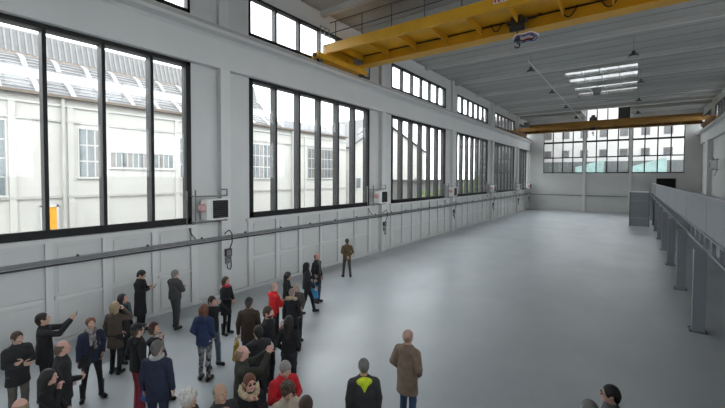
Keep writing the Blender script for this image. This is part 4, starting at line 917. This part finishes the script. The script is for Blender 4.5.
PEOPLE = [
    dict(x=-9.269, y=1.738, rz=1.734, h=1.66, fem=1, label='person in a black padded coat with folded arms, at the far left edge', la='cross', ra='cross', coat=(0.02, 0.02, 0.023), bulk=0.02, hem=0.72, leg_col=(0.11, 0.095, 0.085), hair='short', hair_col=(0.045, 0.026, 0.016), hy=10),
    dict(x=-9.626, y=2.223, rz=2.740, h=1.80, label='person in a black coat raising a phone to photograph, by the white wall', la='photo', ra='photo', coat=(0.012, 0.012, 0.014), hem=0.78, leg_col=(0.012, 0.012, 0.014), hair='short', hair_col=(0.012, 0.01, 0.009), hp=-14, hold=[('phone', 1, (0.04, 0.25, 0.22), 'teal phone held up high beside the white wall')], st='relaxed'),
    dict(x=-7.796, y=2.031, rz=3.061, h=1.78, label='bald person in a dark jacket seen in profile at the left', coat=(0.02, 0.02, 0.023), hem=0.78, leg_col=(0.02, 0.02, 0.023), hair='thin', hair_col=(0.1, 0.07, 0.05), skin=1, la='pocket', ra='clasp'),
    dict(x=-7.073, y=1.665, rz=2.561, h=1.66, fem=1, label='long-haired person in black raising a hand to the face, before the bald one', coat=(0.012, 0.012, 0.014), hem=0.7, leg_col=(0.06, 0.05, 0.045), hair='long', hair_col=(0.012, 0.01, 0.009), ra='chin', la='clasp', skin=1),
    dict(x=-6.213, y=1.180, rz=-1.409, h=1.76, label='thin-haired person at the bottom left corner of the group', coat=(0.09, 0.06, 0.045), hem=0.8, leg_col=(0.02, 0.02, 0.023), hair='thin', hair_col=(0.22, 0.16, 0.11), skin=1),
    dict(x=-8.921, y=2.800, rz=1.441, h=1.68, fem=1, label='person with auburn hair, navy jacket, patterned scarf and black leggings', coat=(0.018, 0.024, 0.05), hem=0.82, flare=0.03, leg_col=(0.012, 0.012, 0.014), leg=0.8, hair='short', hair_col=(0.12, 0.045, 0.022), scarf=(0.1, 0.07, 0.065), scarf_kind='pattern', st='wide', la='pocket', ra='down', shoulder_bag=((0.02, 0.02, 0.023), 'black shoulder bag at the hip of the person in navy'), hp=-12, boot=1, inner=(0.02, 0.02, 0.023)),
    dict(x=-9.626, y=3.495, rz=-2.617, h=1.68, fem=1, label='person with blond hair and taupe coat seen from behind', coat=(0.075, 0.056, 0.045), hem=0.66, flare=0.03, leg_col=(0.02, 0.02, 0.023), leg=0.9, hair='bob', hair_col=(0.3, 0.22, 0.13), la='bag', ra='ear', coat_name='coat', hold=[('carrier', 1, (0.62, 0.62, 0.62), 'small white carrier bag beside the blond person')]),
    dict(x=-10.038, y=3.843, rz=2.252, h=1.70, fem=1, label='dark-haired person with a teal scarf looking up beside the blond one', coat=(0.012, 0.012, 0.014), hem=0.7, leg_col=(0.012, 0.012, 0.014), hair='long', hair_col=(0.012, 0.01, 0.009), scarf=(0.05, 0.085, 0.09), hp=-18, skin=1),
    dict(x=-11.648, y=4.895, rz=2.307, h=1.84, label='tall person in a long black overcoat reading a phone by the wall', coat=(0.012, 0.012, 0.014), hem=0.5, flare=0.03, leg_col=(0.012, 0.012, 0.014), hair='short', hair_col=(0.012, 0.01, 0.009), la='phone', ra='phone', hp=22, coat_name='overcoat', hold=[('phone', 1, (0.02, 0.02, 0.023), 'dark phone held by the person in the long overcoat')]),
    dict(x=-11.072, y=5.627, rz=-2.914, h=1.78, label='grey-haired person in a dark padded jacket standing apart by the wall', coat=(0.05, 0.05, 0.052), hem=0.9, bulk=0.02, leg_col=(0.055, 0.055, 0.057), hair='short', hair_col=(0.2, 0.19, 0.18), la='cross', ra='cross', st='relaxed', skin=1),
    dict(x=-7.604, y=3.148, rz=-3.098, h=1.76, label='person in a black cap, black jacket and burgundy trousers', coat=(0.012, 0.012, 0.014), hem=0.88, leg_col=(0.2, 0.018, 0.035), hair='cap', hair_col=(0.012, 0.012, 0.014), under='short', hp=-10, la='pocket', ra='down', hoodback=1, hold=[('handbag', -1, (0.03, 0.1, 0.3), 'small blue bag held by the person in burgundy trousers')]),
    dict(x=-7.805, y=3.559, rz=2.016, h=1.60, fem=1, label='person in a dark red knit hat and brown scarf looking up', coat=(0.02, 0.02, 0.023), hem=0.66, leg_col=(0.012, 0.012, 0.014), hair='beanie', hair_col=(0.06, 0.015, 0.015), under='bob', under_col=(0.045, 0.026, 0.016), scarf=(0.13, 0.065, 0.03), scarf_kind='pattern', hp=-20, ra='chin', st='walk'),
    dict(x=-6.506, y=2.983, rz=-2.437, h=1.78, label='grey-haired person in a navy coat seen from behind in the left cluster', coat=(0.02, 0.025, 0.042), hem=0.78, leg_col=(0.02, 0.028, 0.055), hair='short', hair_col=(0.1, 0.095, 0.09), scarf=(0.3, 0.3, 0.3), scarf_ends=False, coat_name='coat'),
    dict(x=-7.723, y=4.566, rz=-2.628, h=1.72, fem=1, label='auburn-haired person in a bright navy jacket and patterned leggings', coat=(0.02, 0.036, 0.09), hem=0.84, bulk=0.012, leg_col=(0.02, 0.02, 0.023), leg_kind='pattern', leg=0.85, hair='bob', hair_col=(0.14, 0.06, 0.035), la='pocket', ra='pocket', hoodback=1),
    dict(x=-8.144, y=5.023, rz=1.716, h=1.70, label='person in black with a hand held to the head and blue jeans', coat=(0.012, 0.012, 0.014), hem=0.86, leg_col=(0.075, 0.1, 0.14), hair='short', hair_col=(0.012, 0.01, 0.009), la='ear', ra='pocket', st='relaxed', skin=1),
    dict(x=-9.489, y=6.304, rz=1.857, h=1.68, fem=1, label='dark-haired person with a bright red scarf, black coat and tall boots', coat=(0.012, 0.012, 0.014), hem=0.62, flare=0.02, leg_col=(0.012, 0.012, 0.014), leg=0.8, boot=1, hair='long', hair_col=(0.045, 0.026, 0.016), scarf=(0.55, 0.03, 0.05), scarf_ends=False, la='clasp', ra='clasp', hp=-8, coat_name='coat'),
    dict(x=-7.192, y=5.371, rz=-2.474, h=1.76, label='person in a dark cap and brown jacket seen from behind', coat=(0.055, 0.036, 0.026), hem=0.76, leg_col=(0.03, 0.045, 0.085), hair='cap', hair_col=(0.03, 0.03, 0.032), under='short', la='bag', ra='down', hold=[('tote', 1, (0.42, 0.27, 0.04), 'mustard tote bag beside the person in the brown jacket')]),
    dict(x=-7.777, y=6.615, rz=2.960, h=1.74, label='grey-haired person in a bright red jacket with dark trousers', coat=(0.6, 0.018, 0.02), hem=0.88, leg_col=(0.02, 0.02, 0.023), hair='thin', hair_col=(0.32, 0.27, 0.23), la='cross', ra='cross', skin=1),
    dict(x=-8.455, y=7.695, rz=2.141, h=1.70, fem=1, label='dark-haired person in black standing behind the red jacket', coat=(0.012, 0.012, 0.014), hem=0.7, leg_col=(0.012, 0.012, 0.014), hair='bob', hair_col=(0.012, 0.01, 0.009), la='phone', ra='clasp', hp=14),
    dict(x=-7.155, y=6.689, rz=-2.672, h=1.66, fem=1, label='person in a pinkish grey knit hat and black coat with fur collar', coat=(0.012, 0.012, 0.014), hem=0.62, leg_col=(0.012, 0.012, 0.014), hair='beanie', hair_col=(0.27, 0.2, 0.19), fur=1, la='bag', ra='pocket', coat_name='coat', hold=[('handbag', 1, (0.22, 0.075, 0.035), 'tan leather handbag carried by the person in the fur collar')]),
    dict(x=-7.540, y=7.229, rz=1.156, h=1.60, fem=1, label='small pale-haired person half hidden beside the fur collar', coat=(0.06, 0.055, 0.05), hem=0.72, leg_col=(0.02, 0.02, 0.023), hair='bob', hair_col=(0.34, 0.3, 0.26), la='clasp', ra='clasp'),
    dict(x=-8.811, y=8.912, rz=2.438, h=1.70, label='person in a black padded jacket with hood up, walking', coat=(0.02, 0.02, 0.023), bulk=0.02, hem=0.86, leg_col=(0.012, 0.012, 0.014), hair='hood', hair_col=(0.012, 0.012, 0.014), st='walk', la='phone', ra='swing'),
    dict(x=-9.278, y=9.900, rz=1.800, h=1.82, label='bald person in an open black coat at the front of the far group', coat=(0.012, 0.012, 0.014), hem=0.66, leg_col=(0.03, 0.045, 0.085), hair='thin', hair_col=(0.2, 0.15, 0.12), skin=1, inner=(0.1, 0.09, 0.085), la='down', ra='bag', hold=[('carrier', -1, (0.03, 0.22, 0.45), 'bright blue carrier bag held by the bald person in black')], coat_name='coat'),
    dict(x=-10.559, y=13.258, rz=-2.295, h=1.76, label='lone person in an olive brown jacket and cap near the wall', coat=(0.115, 0.08, 0.038), hem=0.84, leg_col=(0.06, 0.055, 0.05), hair='cap', hair_col=(0.05, 0.045, 0.04), under='short', la='back', ra='back', st='wide'),
    dict(x=-6.268, y=5.170, rz=1.928, h=1.80, label='brown-haired bearded person in black in the middle of the group', coat=(0.012, 0.012, 0.014), hem=0.8, leg_col=(0.012, 0.012, 0.014), hair='short', hair_col=(0.045, 0.026, 0.016), beard=1, la='pocket', ra='pocket', skin=1),
    dict(x=-5.719, y=5.261, rz=-2.664, h=1.70, fem=1, label='person with long black hair and black coat seen from behind', coat=(0.012, 0.012, 0.014), hem=0.7, leg_col=(0.018, 0.022, 0.035), leg=0.85, hair='long', hair_col=(0.012, 0.01, 0.009), la='pocket', ra='pocket', coat_name='coat'),
    dict(x=-5.261, y=3.788, rz=2.692, h=1.74, label='bald person in an olive grey jacket photographing with a phone', coat=(0.032, 0.032, 0.026), hem=0.82, leg_col=(0.02, 0.02, 0.023), hair='thin', hair_col=(0.25, 0.17, 0.12), skin=1, la='photo', ra='photo', hold=[('phone', 1, (0.5, 0.5, 0.5), 'white phone held up in the middle of the group')]),
    dict(x=-5.728, y=4.484, rz=-1.886, h=1.74, label='person in a black hooded jacket behind the raised white phone', coat=(0.02, 0.02, 0.023), bulk=0.015, hem=0.76, leg_col=(0.012, 0.012, 0.014), hair='short', hair_col=(0.012, 0.01, 0.009), hoodback=1, la='cross', ra='cross'),
    dict(x=-4.392, y=3.934, rz=1.277, h=1.70, label='grey-haired person in a red sweater with lowered head', coat=(0.45, 0.012, 0.02), hem=0.86, leg_col=(0.02, 0.02, 0.023), hair='short', hair_col=(0.2, 0.19, 0.18), la='phone', ra='phone', hp=22, coat_name='sweater'),
    dict(x=-4.484, y=3.358, rz=1.277, h=1.68, fem=1, label='person in sunglasses with a wide beige fur collar and hand at the chin', coat=(0.012, 0.012, 0.014), hem=0.66, leg_col=(0.012, 0.012, 0.014), hair='short', hair_col=(0.12, 0.045, 0.022), fur=1, glasses=1, la='chin', ra='clasp', skin=1, hp=-4),
    dict(x=-3.934, y=3.578, rz=1.095, h=1.66, fem=1, label='person with dark curly hair and cream coat at the bottom edge', coat=(0.38, 0.33, 0.27), hem=0.66, leg_col=(0.02, 0.02, 0.023), hair='curly', hair_col=(0.045, 0.026, 0.016), la='clasp', ra='clasp', hp=18, coat_name='coat'),
    dict(x=-3.367, y=3.386, rz=-2.533, h=1.74, label='dark-haired person cut off by the bottom edge, beside the cream coat', coat=(0.06, 0.042, 0.032), hem=0.74, leg_col=(0.02, 0.02, 0.023), hair='short', hair_col=(0.045, 0.026, 0.016)),
    dict(x=-4.849, y=2.626, rz=2.122, h=1.66, fem=1, label='person with curly white hair at the bottom edge', coat=(0.02, 0.02, 0.023), hem=0.72, leg_col=(0.02, 0.02, 0.023), hair='curly', hair_col=(0.5, 0.48, 0.45), la='clasp', ra='clasp'),
    dict(x=-4.429, y=2.837, rz=1.525, h=1.80, label='balding grey person covering the mouth with a hand', coat=(0.02, 0.02, 0.023), hem=0.76, leg_col=(0.02, 0.02, 0.023), hair='thin', hair_col=(0.16, 0.15, 0.145), la='chin', ra='cross', skin=2),
    dict(x=-3.340, y=4.621, rz=-2.428, h=1.74, label='person in a grey knit hat and dark jacket with a neon yellow hood', coat=(0.035, 0.034, 0.037), hem=0.8, bulk=0.012, leg_col=(0.02, 0.02, 0.023), hair='beanie', hair_col=(0.12, 0.115, 0.11), hoodcol=(0.62, 0.75, 0.03), la='down', ra='down'),
    dict(x=-3.257, y=5.865, rz=3.125, h=1.80, label='person in a tan brown parka and blue jeans standing alone in the open', coat=(0.2, 0.145, 0.105), hem=0.66, bulk=0.015, leg_col=(0.035, 0.06, 0.12), hair='beanie', hair_col=(0.38, 0.24, 0.2), la='pocket', ra='pocket', hoodback=1, skin=1, coat_name='parka'),
    dict(x=-0.201, y=6.048, rz=-1.363, h=1.74, label='dark-haired person with glasses at the bottom right edge', coat=(0.09, 0.09, 0.095), hem=0.76, leg_col=(0.02, 0.02, 0.023), hair='short', hair_col=(0.012, 0.01, 0.009), glasses=1, skin=1),
    dict(x=-0.403, y=5.508, rz=-2.196, h=1.72, label='grey-haired person barely showing at the bottom edge, right side', coat=(0.05, 0.05, 0.055), hem=0.76, leg_col=(0.02, 0.02, 0.023), hair='short', hair_col=(0.14, 0.135, 0.13)),
]
for q in PEOPLE: person(q)
